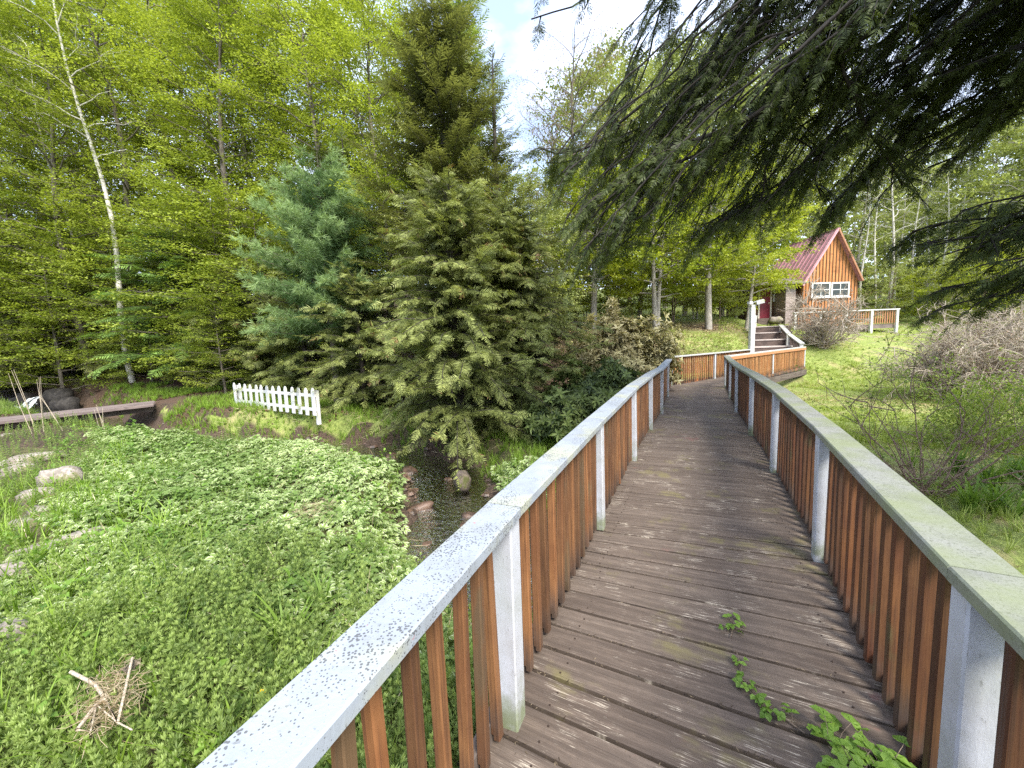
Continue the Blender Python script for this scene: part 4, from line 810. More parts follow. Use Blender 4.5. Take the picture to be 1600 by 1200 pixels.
# --- middle distance behind the boardwalk
T('maple_tree', 'twin stemmed maple with lime leaves left of the path bend', 'tree', 'map1', px2x(1026, 20), 20, 1.0, .3)
T('maple_tree', 'single stemmed maple with lime leaves between twin maple and lamp post', 'tree', 'map2', px2x(1107, 20.5), 20.5, .85, 2)
T('maple_tree', 'lime leafed maple behind the pale rhododendron', 'tree', 'map2', px2x(935, 21), 21.5, .9, 4)
T('maple_tree', 'yellow green tree spreading over the cabin porch roof', 'tree', 'map3', px2x(1160, 22.6), 22.4, .92, 0)
FT = [(760, 22, 'far1', 1.1), (850, 24, 'far1', 1.), (925, 27, 'far2', .9), (1000, 26, 'far1', 1.05), (1070, 29, 'far2', 1.0), (1130, 27.5, 'far1', 1.1), (1200, 33, 'far2', 1.0), (1340, 34, 'far1', 1.1), (1270, 36, 'far2', 1.1), (1590, 28, 'far1', 1.0), (1530, 33, 'far2', .9), (1650, 30, 'far1', 1.2), (1430, 36, 'far1', 1.0), (1500, 40, 'far1', 1.3), (1720, 27, 'far2', 1.), (1390, 42, 'far2', 1.), (820, 32, 'far2', 1.0), (880, 35, 'far2', 1.1), (950, 33, 'far2', 1.1), (1090, 34, 'far2', 1.15), (1230, 38, 'far2', 1.3), (1620, 36, 'far2', 1.2), (1040, 38, 'far2', 1.2), (1160, 40, 'far2', 1.2), (700, 33, 'far2', 1.0)]
for k, (px, y, kd, s) in enumerate(FT):
    if 750 < px < 905: s *= .62
    T('woodland_tree', 'soft green tree in the woods beyond the %s, %s from the left' % (('cabin and lawn' if px > 1190 else 'boardwalk bend'), ORD[sorted(q[0] for q in FT if (q[0] > 1190) == (px > 1190)).index(px)]), 'tree', kd, px2x(px, y), y, s, k*2.3, 'woods beyond the cabin and lawn' if px > 1190 else 'woods beyond the boardwalk bend')
for k, (px, y, s) in enumerate([(905, 24.5, .92), (868, 30, .9), (985, 31, .95)]):
    T('budding_tree', ['nearer pinkish budding tree against the sky gap', 'pinkish budding tree farther back at the sky gap', 'pinkish budding tree behind the maples'][k], 'tree', 'red', px2x(px, y), y, s, k*2., 'pinkish budding trees')
BX = [1345, 1362, 1384, 1398, 1422, 1440, 1466, 1490, 1522, 1545, 1575, 1330, 1372, 1455]
for k, (px, y, s) in enumerate([(1345, 30, .8), (1362, 31.5, .9), (1384, 29, 1.0), (1398, 33, .9), (1422, 31, .85), (1440, 34, .9), (1466, 30.5, .85), (1490, 32, 1.0), (1522, 35, .9), (1545, 30, .8), (1575, 33, .95), (1330, 36, .9), (1372, 38, 1.), (1455, 40, 1.)]):
    T('young_birch', 'thin pale trunked birch right of the cabin, %s from the left of its stand' % ORD[sorted(BX).index(px)], 'tree', 'bare', px2x(px, y), y, s, k*1.9, 'thin pale birches right of the cabin')
for k, (px, y) in enumerate([(1480, 29), (1340, 31), (1570, 26.5), (1420, 33.5)]):
    T('hemlock_tree', 'young hemlock at the edge of the woods ' + ['above the right end of the lawn', 'right behind the cabin gable', 'at the right edge of the photo', 'behind the end of the cabin deck railing'][k], 'tree', 'hem2', px2x(px, y), y, .9, k*1.5)
for k, (px, y) in enumerate([(880, 22), (915, 25), (965, 23.5), (1000, 25), (1050, 24), (1085, 26), (1125, 24.5), (1150, 27), (840, 20), (1450, 27.5), (1530, 25), (1600, 23), (1390, 28.5), (780, 19)]):
    T('undergrowth_sapling', 'leafy sapling in the undergrowth ' + ['behind the pale rhododendron', 'left of the twin stemmed maple', 'close behind the twin stemmed maple', 'farther behind the twin stemmed maple', 'between the two maples', 'right behind the single maple', 'right of the single maple', 'left of the cabin annex', 'right of the nearest hemlock', 'beyond the cabin deck, at the wood edge', 'at the wood edge above the lawn', 'at the right edge above the thicket', 'behind the cabin deck end', 'behind the small second hemlock'][k], 'sapling', 'low2' if k % 2 else 'low3', px2x(px, y), y, .8+.15*(k % 3), k*2.1, 'undergrowth at the wood edge')
# backstop wood far up the slope
gF = G(); rng = np.random.default_rng(77); n_ = 5200; xx = rng.uniform(-110, 110, n_); yy = rng.uniform(44, 80, n_); hh = rng.uniform(0, 15, n_); keep = ~((np.abs(xx/yy-.02) < .09) & (hh > 7)); xx, yy, hh = xx[keep], yy[keep], hh[keep]
aa = rng.uniform(0, 6.28, len(xx)); scat(gF, FAR, rng, np.c_[xx, yy, ground(xx, yy)+hh], np.c_[np.cos(aa), np.sin(aa), rng.normal(0, .4, len(xx))], rng.uniform(3.0, 5.5, len(xx)), np.array([0, 0, 1.])+rng.normal(0, .6, (len(xx), 3)), rng.uniform(.1, .7, len(xx)))
tag(gF.build('distant_wood', M['pale']), 'far off wood on the hillside reading as one green mass', kind='stuff')
# --- near overhanging hemlock: trunk outside the picture, limbs reaching over the boardwalk
oh = thing('hemlock_tree', 'large overhanging hemlock whose dark drooping boughs fill the upper right', 'tree', (6.9, 3.2, float(ground(6.9, 3.2)))); O3 = np.array(oh.location)
rng = np.random.default_rng(9); gt = G(); gc = G(); zz = np.linspace(-.4, 15, 14); tube(gt, np.c_[np.zeros(14)+.1*np.sin(zz*.4), np.zeros(14), zz], .28*(1-zz/16.5)+.01, 12)
P = []; D = []; Ln = []; Ti = []
def bough(pts, L2, n2, r=.03, hang=.55, side=None, tw=.30):
    pts = np.asarray(pts, float); n = len(pts); cum = np.r_[0, np.cumsum(np.linalg.norm(np.diff(pts, axis=0), axis=1))]; tot = cum[-1]
    ts = np.linspace(0, tot, max(int(tot/.25), 5)); sp_ = np.stack([np.interp(ts, cum, pts[:, i]) for i in range(3)], 1); pw_ = rng.uniform(0, 6.28, 3); env = np.sin(PI*ts/tot)[:, None]; sp_ += env*.09*np.sin(ts[:, None]*2.6+pw_)+env*.05*np.sin(ts[:, None]*5.9+pw_[::-1]); sp_[1:-1] += rng.normal(0, .02, (len(ts)-2, 3)); tube(gt, sp_-O3, r*(1-.8*ts/tot)+.005, 6)
    for k in range(n2):
        s0 = .12+.88*(k+rng.uniform(0, 1))/n2; p = np.array([np.interp(s0*tot, cum, pts[:, i]) for i in range(3)]); q = np.array([np.interp(min(s0*tot+.1, tot), cum, pts[:, i]) for i in range(3)]); tg = unit(q-p) if np.linalg.norm(q-p) > 1e-6 else unit(pts[-1]-pts[-2])
        sd = unit(np.cross(tg, [0, 0, 1]))*rng.choice([-1, 1]); a = rng.uniform(.35, 1.1); d_ = tg*math.cos(a)+sd*math.sin(a); l = L2*rng.uniform(.45, 1.15)*(1.1-.4*s0); m_ = 7; u = np.linspace(0, 1, m_)
        b = p+np.outer(u, d_)*l; b[:, 2] -= hang*l*u**1.6*rng.uniform(.5, 1.5); tube(gt, b-O3, .009*(1-u)+.003, 3); bt = rng.normal(0, .1)
        nn = max(int(l/.05), 3)
        for j in range(nn):
            f = (.1+.9*(j+rng.uniform(0, 1))/nn)*(m_-1); i0 = min(int(f), m_-2); c = b[i0]+(b[i0+1]-b[i0])*(f-i0); tg2 = unit(b[i0+1]-b[i0]); sd2 = unit(np.cross(tg2, [0, 0, 1.]))
            for s2 in (-1, 1):
                if rng.uniform() < .12: continue
                a2 = rng.uniform(.5, 1.1); P.append(c); D.append(tg2*math.cos(a2)+sd2*s2*math.sin(a2)+np.array([0, 0, -.55*rng.uniform(0, 1.2)])); Ln.append(tw*rng.uniform(.55, 1.2)*(1.15-.5*f/(m_-1))); Ti.append(.4+bt+rng.normal(0, .1))
        P.append(b[-1]); D.append(b[-1]-b[-2]); Ln.append(tw*.9); Ti.append(.55)
TRK = lambda h: O3+np.array([.1*math.sin(h*.4), 0, h])
B_ = lambda *a: [at(*q) for q in a]
Y5 = 5.0
vis = [  # (picture points with distance, secondary length, number, radius)
 ([TRK(8.6)]+B_((1330, -120, 4.6), (1304, 8, 4.7), (1267, 62, 4.8), (1233, 117, 4.9), (1183, 183, 5.0), (1104, 217, 5.2), (1010, 250, 5.4), (905, 330, 5.7)), .95, 58, .06),
 ([TRK(8.9)]+B_((1260, -150, 4.8), (1179, 8, 5.2), (1108, 92, 5.5), (1000, 180, 5.9), (900, 235, 6.3), (845, 232, 6.5)), .9, 52, .045),
 ([TRK(8.0)]+B_((1380, -90, 4.5), (1308, 54, 4.8), (1333, 154, 5.0), (1380, 225, 5.2), (1410, 290, 5.3)), .75, 40, .035),
 ([TRK(7.2)]+B_((1640, 60, 4.2), (1560, 90, 4.6), (1450, 130, 5.0), (1330, 200, 5.4), (1230, 290, 5.7), (1120, 350, 5.9)), .95, 56, .045),
 ([TRK(7.6)]+B_((1700, -60, 4.0), (1590, -10, 4.4), (1480, 60, 4.8), (1400, 100, 5.0), (1320, 120, 5.2)), .9, 48, .045),
 ([TRK(6.4)]+B_((1720, 180, 4.2), (1640, 160, 4.6), (1560, 190, 5.0), (1500, 245, 5.3), (1450, 262, 5.5)), .6, 22, .03),
 ([TRK(5.2)]+B_((1760, 330, 3.9), (1660, 322, 4.4), (1600, 328, 4.7), (1545, 345, 5.0), (1450, 352, 5.3), (1425, 362, 5.4)), .7, 30, .03),
 ([TRK(4.4)]+B_((1780, 390, 3.9), (1680, 400, 4.2), (1600, 420, 4.5), (1530, 440, 4.8), (1470, 450, 5.1)), .6, 26, .025),
 ([TRK(9.4)]+B_((1150, -260, 5.6), (1060, -60, 6.0), (1010, 60, 6.3), (960, 150, 6.6), (935, 240, 6.8)), .75, 36, .035),
 ([TRK(9.0)]+B_((1200, -180, 4.6), (1110, -80, 5.0), (980, -50, 5.2), (900, 8, 5.4), (830, 30, 5.6)), .35, 14, .02),
 ([TRK(8.2)]+B_((1420, -80, 4.2), (1350, 30, 4.9), (1260, 150, 5.3), (1200, 250, 5.6), (1180, 330, 5.8)), .8, 44, .035),
 ([TRK(8.8)]+B_((1230, -120, 5.4), (1150, 20, 5.8), (1080, 140, 6.1), (1020, 260, 6.3), (985, 340, 6.4), (920, 380, 6.5)), .85, 46, .035),
 ([TRK(7.0)]+B_((1600, 20, 4.8), (1500, 120, 5.2), (1400, 220, 5.6), (1330, 290, 5.9), (1290, 330, 6.0)), .8, 46, .035),
 ([TRK(6.8)]+B_((1750, 60, 4.2), (1650, 90, 4.6), (1570, 130, 4.9), (1500, 170, 5.2), (1420, 190, 5.5)), .8, 40, .035),
 ([TRK(7.8)]+B_((1560, -60, 5.), (1480, 10, 5.4), (1390, 60, 5.8), (1270, 90, 6.2), (1160, 180, 6.5), (1060, 290, 6.7)), .85, 48, .035)]
for pts, l2, n2, r in vis: bough(pts, l2, int(n2*1.15), r, tw=.17, hang=.42)
for rep_, (pts, l2, n2, r) in [(0, v) for v in vis]+[(1, v) for v in vis[5:8]+vis[1:2]+vis[11:12]]:            # companion boughs from the same whorls, nearer or farther
    q = [np.asarray(v) for v in pts]; o_ = rng.normal(0, 1, 3)*[.34, .5, .22]; bough([q[0]-[0, 0, .25]]+[v+o_*(.3+.7*i/len(q)) for i, v in enumerate(q[1:])], l2*.95, int(n2*.8), r*.7, tw=.17, hang=.4)
tg_ = [(872, 250), (905, 330), (912, 400), (935, 290), (965, 330), (985, 250), (1005, 350), (1030, 90), (1040, 190), (1060, 310), (1085, 60), (1100, 150), (1110, 270), (1130, 340), (1150, 60), (1160, 230), (1185, 340), (1210, 160), (1225, 280), (1240, 345), (1265, 60), (1280, 230), (1300, 330), (1330, 130), (1345, 300), (1380, 200), (1372, 320), (1430, 150), (1440, 60), (1490, 200), (1500, 100), (1540, 60), (1560, 200), (1590, 120), (1010, 20), (960, 80), (1395, 60), (1320, 20), (1460, 20)]
tg_ = [q for q in tg_ if q[0] < 1360 or rng.uniform() < .6]+[(868, 300), (885, 350), (918, 430), (1020, 380), (1080, 360), (900, 390), (925, 350), (950, 380), (880, 280), (1040, 350), (1130, 370), (1470, 400), (1530, 380), (1580, 350), (1600, 430), (1550, 440), (1500, 330), (1450, 380)]
for k, (px, py) in enumerate(tg_):
    py = py-(25 if 1190 < px < 1350 and py > 250 else 0); rt = px > 1440 and py > 300
    Y0 = rng.uniform(5.0, 6.8); bough([TRK(rng.uniform(4.6, 5.6) if rt else rng.uniform(7, 9.6))]+(B_((px+260, py-60, 4.3), (px+130, py-30, 4.6), (px, py, 4.9)) if rt else B_((px+330, py-330, Y0-1.0), (px+170, py-190, Y0-.4), (px+70, py-90, Y0-.1), (px, py-10, Y0))), .5 if rt else .72, 18, .020, hang=.68, tw=.175)
for k in range(30):                                          # the rest of the crown, outside the picture
    h = 3.5+11*k/36; az = -2.2+(k*2.4) % 4.2 if h < 8.5 else k*2.4; az = az if h >= 9 else -PI*.5+((k*1.7) % 2.5-.85); L_ = 4.6*(1-(h-3)/13)+.4
    if math.sin(az) > .35 and h < 10: az = -az
    o = TRK(h); u = np.linspace(0, 1, 6); pts = o+np.outer(u, [math.cos(az), math.sin(az), 0])*L_; pts[:, 2] += L_*(.1*u-.35*u*u); bough(pts, .9, 20, .035, tw=.42)
up = np.array([0, 0, 1.])+rng.normal(0, .5, (len(P), 3)); scat(gc, SPN, rng, np.array(P)-O3, D, Ln, up, Ti)
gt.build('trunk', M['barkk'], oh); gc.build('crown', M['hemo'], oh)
# --- bushes
def rosette(rng, n, L_, w): 
    P = []
    for i in range(n):
        a = i*2.4+rng.uniform(-.3, .3); v, f, e, t = leaf(L_*rng.uniform(.75, 1.15), w, .2, .25, True, rng.uniform(-.15, .15)); P.append((v@(rotz(a)@rotx(rng.uniform(-.2, .9))).T, f, e, t))
    return tmpl(P)
ROS = [rosette(np.random.default_rng(90+i), 9, .13, .021) for i in range(3)]
def shrub(name, label, cat, x, y, rx, ry, h, n, TS, lm, sc=1., seed=0, tintr=(.2, .8), hollow=.5, group=None, stems=9, bark='twig', z=None):
    rng = np.random.default_rng(seed+500); zz = float(ground(x, y)) if z is None else z; t = thing(name, label, cat, (x, y, zz), group); gt = G(); gc = G(); ph = rng.uniform(0, 6, 4)
    th = rng.uniform(0, 6.283, n); cz = rng.uniform(-.15, 1, n); rr = rng.uniform(hollow**2, 1, n)**.5*(1+.18*np.sin(3*th+ph[0])+.12*np.sin(5*th+cz*4+ph[1])+.1*np.sin(8*cz+ph[2]+2*th)); sn = np.sqrt(np.maximum(1-cz*cz, .05))
    Pn = np.c_[np.cos(th)*sn, np.sin(th)*sn, cz]; P_ = Pn*rr[:, None]*[rx, ry, h*.62]+[0, 0, h*.36]; P_[:, 2] = np.maximum(P_[:, 2], .04)
    nr = unit(Pn+rng.normal(0, .35, (n, 3))+[0, 0, .35]); dd = unit(np.cross(nr, rng.normal(0, 1, (n, 3)))); M_ = frames(dd, nr)*(sc*rng.uniform(.7, 1.25, n))[:, None, None]; w = rng.integers(0, len(TS), n); ti = rng.uniform(*tintr, n)+.1*np.sin(th*2+ph[3])
    for k, T_ in enumerate(TS): q = w == k; place(gc, T_, M_[q], P_[q], ti[q])
    for k in range(stems*6):
        q = rng.integers(0, n); e = P_[q]*.97; b0 = np.array([rng.normal(0, .08), rng.normal(0, .08), -.1]); tube(gt, [b0, b0*.6+e*.4+[0, 0, .05], e], [.02, .012, .004], 4)
    gt.build('stems', M[bark], t); gc.build('foliage', lm, t); return t
shrub('rhododendron_bush', 'dark glossy rhododendron against the bend of the left railing', 'bush', 2.05, 9.2, 1.15, 1.3, 1.55, 1500, ROS, M['rhd'], 1.25, 1)
shrub('rhododendron_bush', 'dark rhododendron between the nearest hemlock and the left railing', 'bush', 1.1, 8.5, .9, .9, 1.1, 700, ROS, M['rhd'], 1.2, 2)
shrub('rhododendron_bush', 'pale bronze rhododendron below the maples', 'bush', 3.1, 11.6, 1.5, 1.3, 2.8, 1800, ROS, M['rhl'], 1.35, 3)
shrub('rhododendron_bush', 'small pale bronze rhododendron beside the corner post of the far railing', 'bush', 4.0, 13.6, .8, .8, 1.45, 500, ROS, M['rhl'], 1.2, 4)
def twiggy(name, label, cat, x, y, H, R, nst, seed, bark, TS=None, lm=None, nleaf=0, r=.02, curve=.25, lsc=1., group=None, lvl=2, z=None, arch=0., kids=5, dec=.5):
    rng = np.random.default_rng(seed+900); zz = float(ground(x, y)) if z is None else z; t = thing(name, label, cat, (x, y, zz), group); gt = G(); tips = []
    def grow(p, d, l, rad, lv):
        n = 6; q = [p]; dd = unit(d)
        for i in range(n-1): dd = unit(dd+rng.normal(0, .13, 3)+[0, 0, curve*.12-arch*.12*i/2]); q.append(q[-1]+dd*l/(n-1))
        q = np.array(q); tube(gt, q, rad*(1-.7*np.linspace(0, 1, n)), 4 if rad > .006 else 3); tips.extend([(q[i], unit(q[i]-q[i-1])) for i in range(2, n)])
        if lv > 0:
            for i in range(kids): 
                k = rng.integers(1, n); a = rng.normal(0, 1, 3)*.75; grow(q[k], unit(q[k]-q[k-1])+a, l*rng.uniform(.35, .62), rad*dec, lv-1)
    for i in range(nst):
        az = rng.uniform(0, 6.283); sp_ = rng.uniform(.1, 1)*R/H; grow(np.array([rng.normal(0, .05), rng.normal(0, .05), -.1]), np.array([math.cos(az)*sp_, math.sin(az)*sp_, 1]), H*rng.uniform(.6, .95), r*rng.uniform(.6, 1.1), lvl)
    gt.build('stems', M[bark], t)
    if nleaf:
        gc = G(); k = rng.integers(0, len(tips), nleaf); P_ = np.array([tips[i][0] for i in k])+rng.normal(0, .02, (nleaf, 3)); D_ = np.array([tips[i][1] for i in k])+rng.normal(0, .6, (nleaf, 3)); scat(gc, TS, rng, P_, D_, np.full(nleaf, lsc)*rng.uniform(.6, 1.2, nleaf), np.array([0, 0, 1.])+rng.normal(0, .4, (nleaf, 3)), rng.uniform(.2, .9, nleaf)); gc.build('foliage', lm, t)
    return t
twiggy('bare_shrub', 'rounded bare shrub with pale pinkish twigs in front of the cabin deck', 'shrub', px2x(1288, 18.6), 18.6, 2.5, 3.6, 24, 1, 'twigp', BUD, M['redbud'], 700, .05, lvl=3, kids=5, lsc=.5, dec=.62)
for k, (px, y, h, rr_) in enumerate([(1500, 11.4, 1.5, 1.5), (1560, 10.4, 1.6, 1.6), (1625, 11.6, 1.8, 1.7), (1690, 10.2, 1.7, 1.5)]):
    twiggy('bare_shrub', 'tangled leafless shrub right of the lawn, ' + ['leftmost of the thicket', 'in front at the middle of the thicket', 'cut by the right edge of the photo', 'farthest right in the thicket'][k], 'shrub', px2x(px, y), y, h*1.45, rr_*1.5, 30, 10+k, 'twigp', BUD, M['redbud'], 420, .03, lvl=3, kids=5, arch=.9, lsc=.45, dec=.62, group='leafless thicket right of the lawn')
twiggy('shrub', 'open shrub with fanned brown stems and tiny leaves close behind the right railing', 'shrub', 5.35, 5.0, 1.75, 1.9, 17, 20, 'twigr', SML, M['shrub'], 230, .017, lvl=2, kids=4)
twiggy('shrub', 'small leafy rose shrub between the fanned shrub and the thicket', 'shrub', 8.1, 6.9, 1.2, 1.3, 14, 21, 'twig', SML, M['shrub'], 480, .01, lvl=2, kids=4, lsc=1.4)
twiggy('shrub', 'leafy green shrub at the right edge behind the daylilies', 'shrub', 9.4, 6.6, 1.3, 1.4, 14, 22, 'twig', SML, M['shrub'], 650, .01, lvl=2, kids=4, lsc=1.6)
twiggy('sapling', 'thin upright twiggy sapling on the lawn before the fanned shrub', 'sapling', 6.9, 7.6, 1.3, .35, 3, 23, 'twig', SML, M['shrub'], 80, .009, lvl=1, kids=5)
# --- ground cover, grass and litter (uncountable)
def compound(rng):
    P = []
    for a0 in (0, 1.25, -1.25):
        for a1, L_ in ((0, .062), (.75, .048), (-.75, .048)):
            v, f, e, t = leaf(L_*rng.uniform(.85, 1.15), .017, .25, .2, True, rng.uniform(-.12, .12)); v = v@(rotz(a0*1.1+a1)@rotx(rng.normal(-.1, .2))).T; c = np.array([-math.sin(a0), math.cos(a0), 0])*.045+np.array([-math.sin(a0*1.1+a1), math.cos(a0*1.1+a1), 0])*.012; P.append((v+c, f, e, t))
        P.append(strip((0, 0, 0), (-math.sin(a0)*.05, math.cos(a0)*.05, 0), .0015, tint=-.2))
    P.append((np.array([[-.0015, 0, 0], [.0015, 0, 0], [.004, -.02, -.2], [.001, -.02, -.2]]), [[0, 1, 2, 3]], np.zeros(4), -.2)); return tmpl(P)
def whorl(rng):
    P = []; H = .30
    for k in range(7):
        z = H*(k+1)/7-.1; r = .034*(1-.35*k/7); n = 7
        for i in range(n):
            a = i*2*PI/n+rng.uniform(-.2, .2)+k; v, f, e, t = leaf(r*1.2*rng.uniform(.8, 1.2), .0047, .1, -.1, False, rng.uniform(-.1, .1)+(.16 if k > 4 else -.05)); P.append((v@(rotz(a)@rotx(.35+.12*k)).T+np.array([0, 0, z]), f, e, t))
    P.append((np.array([[-.002, 0, -.15], [.002, 0, -.15], [.001, 0, H-.1], [-.001, 0, H-.1]]), [[0, 1, 2, 3]], np.zeros(4), -.15)); return tmpl(P)
def blades(rng, n, H, w, bend, spread, seg=3):
    P = []
    for i in range(n):
        a = rng.uniform(0, 6.283); d_ = np.array([math.cos(a), math.sin(a), 0]); s_ = np.array([-math.sin(a), math.cos(a), 0]); h = H*rng.uniform(.5, 1.1); b = bend*rng.uniform(.3, 1.4); o = d_*rng.uniform(0, spread); V = []
        for k in range(seg+1): u = k/seg; c = o+d_*b*h*u**2+np.array([0, 0, h*(u-.28*b*u**2.5)]); ww_ = w*(1-u**2.2)*(.75+.5*u); V += [c-s_*ww_, c+s_*ww_]
        P.append((np.array(V), [[2*k, 2*k+1, 2*k+3, 2*k+2] for k in range(seg)], np.zeros(len(V)), rng.uniform(-.15, .15)))
    return tmpl(P)
CMP = [compound(np.random.default_rng(i)) for i in range(4)]; WHO = [whorl(np.random.default_rng(i)) for i in range(3)]
GR1 = [blades(np.random.default_rng(i), 9, 1., .018, .5, .10) for i in range(4)]; GR2 = [blades(np.random.default_rng(9+i), 7, 1., .045, .6, .35, 2) for i in range(3)]
def deckdist(x, y):                                          # signed clearance from the walkway, positive outside
    def ins(poly_l, poly_r):
        poly = np.array(list(poly_l)+list(poly_r)[::-1]); c = np.zeros(x.shape, bool); j = len(poly)-1
        for i in range(len(poly)):
            xi, yi = poly[i]; xj, yj = poly[j]; c ^= ((yi > y) != (yj > y)) & (x < (xj-xi)*(y-yi)/(yj-yi+1e-12)+xi); j = i
        return c
    return ~ins(offs(LP+LF[1:], .25), offs(RP+RF[1:], -.25))
_q = gp(165, 1085, -.5); SPOTS.append((_q[0], _q[1], .13))
def field(n, x0, x1, y0, y1, rng, cond): 
    x = rng.uniform(x0, x1, n); y = rng.uniform(y0, y1, n); k = cond(x, y) & deckdist(x, y)
    t_ = np.clip(((x-FB[0][0])*(FB[1][0]-FB[0][0])+(y-FB[0][1])*(FB[1][1]-FB[0][1]))/((FB[1]-FB[0])[:2]@(FB[1]-FB[0])[:2]), 0, 1); k &= np.hypot(x-FB[0][0]-t_*(FB[1]-FB[0])[0], y-FB[0][1]-t_*(FB[1]-FB[0])[1]) > .95
    for sx, sy, sr in SPOTS: k &= np.hypot(x-sx, y-sy) > sr
    return x[k], y[k]
def upright(g, TS, rng, x, y, h, dz, tint, tiltn=.2):
    n = len(x); a = rng.uniform(0, 6.283, n); up = unit(np.c_[rng.normal(0, tiltn, n), rng.normal(0, tiltn, n), np.ones(n)]); M_ = frames(unit(np.cross(up, np.c_[np.cos(a), np.sin(a), np.zeros(n)])), up)*np.asarray(h)[:, None, None]; w = rng.integers(0, len(TS), n); P_ = np.c_[x, y, ground(x, y)+dz]
    for k, T_ in enumerate(TS): q = w == k; place(g, T_, M_[q], P_[q], np.asarray(tint)[q])
rg = np.random.default_rng(123)
def nzf(x, y, s, k=0): return .5+.25*np.sin(x*s+k)*np.cos(y*s*1.13+k*2)+.25*np.sin((x+y)*s*.63+k*3)
leftbed = lambda x, y: (sdist(x, y)[0] > sdist(x, y)[1]*0+sdist(x, y)[2]+.12) & (x < 1.5-.0*y) & (y < np.interp(x, [-24, -18, -12, -8, -4, -2, 2], [15.5, 14.2, 11.8, 10.3, 9.2, 8.5, 6]))
def weedzone(x, y): return leftbed(x, y) & (y > 2.35+.45*np.sin(x*1.7)-.10*x) & (x > -.88*y*1.0-1.8+.3*np.sin(y*3))
x, y = field(24000, -13.5, .4, 2.2, 12.5, rg, lambda x, y: weedzone(x, y) & (rg.uniform(0, 1, x.shape) < .9))
g = G(); hgt = .06+.15*nzf(x, y, 3.1)+rg.uniform(-.05, .05, len(x)); nr_ = y < 5; upright(g, CMP, rg, x, y, rg.uniform(.8, 1.75, len(x)), hgt, .45+.5*(nzf(x, y, 2.2, 1)-.5)+rg.normal(0, .15, len(x)), .28)
tag(g.build('variegated_ground_cover', M['weed']), 'pale edged variegated leaves carpeting the left bank', kind='stuff')
x, y = field(8500, -5.5, .9, .9, 4.4, rg, lambda x, y: leftbed(x, y) & ((y < 2.65+.45*np.sin(x*1.7)-.12*x) | (rg.uniform(0, 1, x.shape) < .3)))
g = G(); upright(g, WHO, rg, x, y, rg.uniform(.5, 1.5, len(x)), .04+.16*nzf(x, y, 3.3, 2)+rg.uniform(-.05, .06, len(x)), .5+.5*(nzf(x, y, 2.7, 5)-.5)+rg.normal(0, .2, len(x)), .5)
x, y = field(20000, -19, .9, .7, 14, rg, lambda x, y: leftbed(x, y) & ((y < 3.0+.6*np.sin(x*1.7)) | (nzf(x, y, 1.9, 4) > .73) | (x < -.88*y-1.5)) & (rg.uniform(0, 1, x.shape) < np.where(y < 4, 1, .6)))
upright(g, WHO, rg, x, y, rg.uniform(.7, 1.25, len(x)), .12+rg.uniform(-.05, .08, len(x)), .5+rg.normal(0, .16, len(x)), .3)
tag(g.build('bedstraw_weeds', M['cleav']), 'bright green whorled weeds growing under the left railing', kind='stuff')
BRD = []
for i in range(3):
    r = np.random.default_rng(400+i); P = []
    for q in range(6): v, f, e, tt = leaf(.085*r.uniform(.6, 1.2), .024*r.uniform(.7, 1.2), .2, .25, True, r.uniform(-.1, .1)); P.append((v@(rotz(q*1.9+r.uniform(-.3, .3))@rotx(r.uniform(.1, .9))).T+[0, 0, .03*q], f, e, tt))
    BRD.append(tmpl(P))
x, y = field(1500, -12, .9, .9, 11, rg, lambda x, y: leftbed(x, y) & (nzf(x, y, 2.4, 9) > .42))
g = G(); upright(g, BRD, rg, x, y, rg.uniform(.6, 1.3, len(x)), rg.uniform(.05, .16, len(x)), .6+rg.normal(0, .2, len(x)), .3)
tag(g.build('broad_leaved_weeds', M['bram']), 'scattered broad leaved weeds among the carpet on the left bank', kind='stuff')
g = G(); x, y = field(900, -8, .9, .9, 9, rg, lambda x, y: leftbed(x, y)); n = len(x); a_ = rg.uniform(0, 6.28, n); scat(g, [(s_[0], np.array(s_[1]), s_[2], np.zeros(1)) for s_ in [strip((0, 0, 0), (0, 1, .1), .010, tint=0)]], rg, np.c_[x, y, ground(x, y)+rg.uniform(.08, .22, n)], np.c_[np.cos(a_), np.sin(a_), rg.normal(.15, .4, n)], rg.uniform(.12, .35, n), np.array([0, 0, 1.])+rg.normal(0, .4, (n, 3)), rg.uniform(0, 1, n))
tag(g.build('dead_stems', M['straw']), 'thin dead stems poking through the carpet on the left bank', kind='stuff')
def nbank(x, y): d_, z_, w_ = sdist(x, y); return (d_ > w_-.05) & (d_ < w_+.55)
g = G()
x, y = field(16000, -15, 2.3, 3.5, 13.2, rg, lambda x, y: (sdist(x, y)[0] > sdist(x, y)[2]) & ((leftbed(x, y) & nbank(x, y) & (rg.uniform(0, 1, x.shape) < .3)) | ((y > np.interp(x, [-12, -4, -1, .2, 2.3], [12, 10.3, 8.8, 5.5, 5.2])) & (y < np.interp(x, [-12, -7, -4, -1.5, -.2, 2.4], [14.5, 13.6, 11.8, 9.8, 9.2, 8.8])) & (rg.uniform(0, 1, x.shape) < .9))))
upright(g, GR1, rg, x, y, rg.uniform(.14, .34, len(x)), 0, .55+rg.normal(0, .18, len(x)), .15)
x, y = field(2600, -9, .8, 1.0, 9, rg, lambda x, y: leftbed(x, y) & (nzf(x, y, 1.1, 7) > .55)); upright(g, GR1, rg, x, y, rg.uniform(.25, .48, len(x)), 0, .5+rg.normal(0, .18, len(x)), .25)
x, y = field(6500, -19, -7, 12.6, 17, rg, lambda x, y: (sdist(x, y)[0] > sdist(x, y)[2]+.1) & (nzf(x, y, 1.3, 3) > .3)); upright(g, GR1, rg, x, y, rg.uniform(.12, .3, len(x)), 0, .5+rg.normal(0, .2, len(x)), .3)
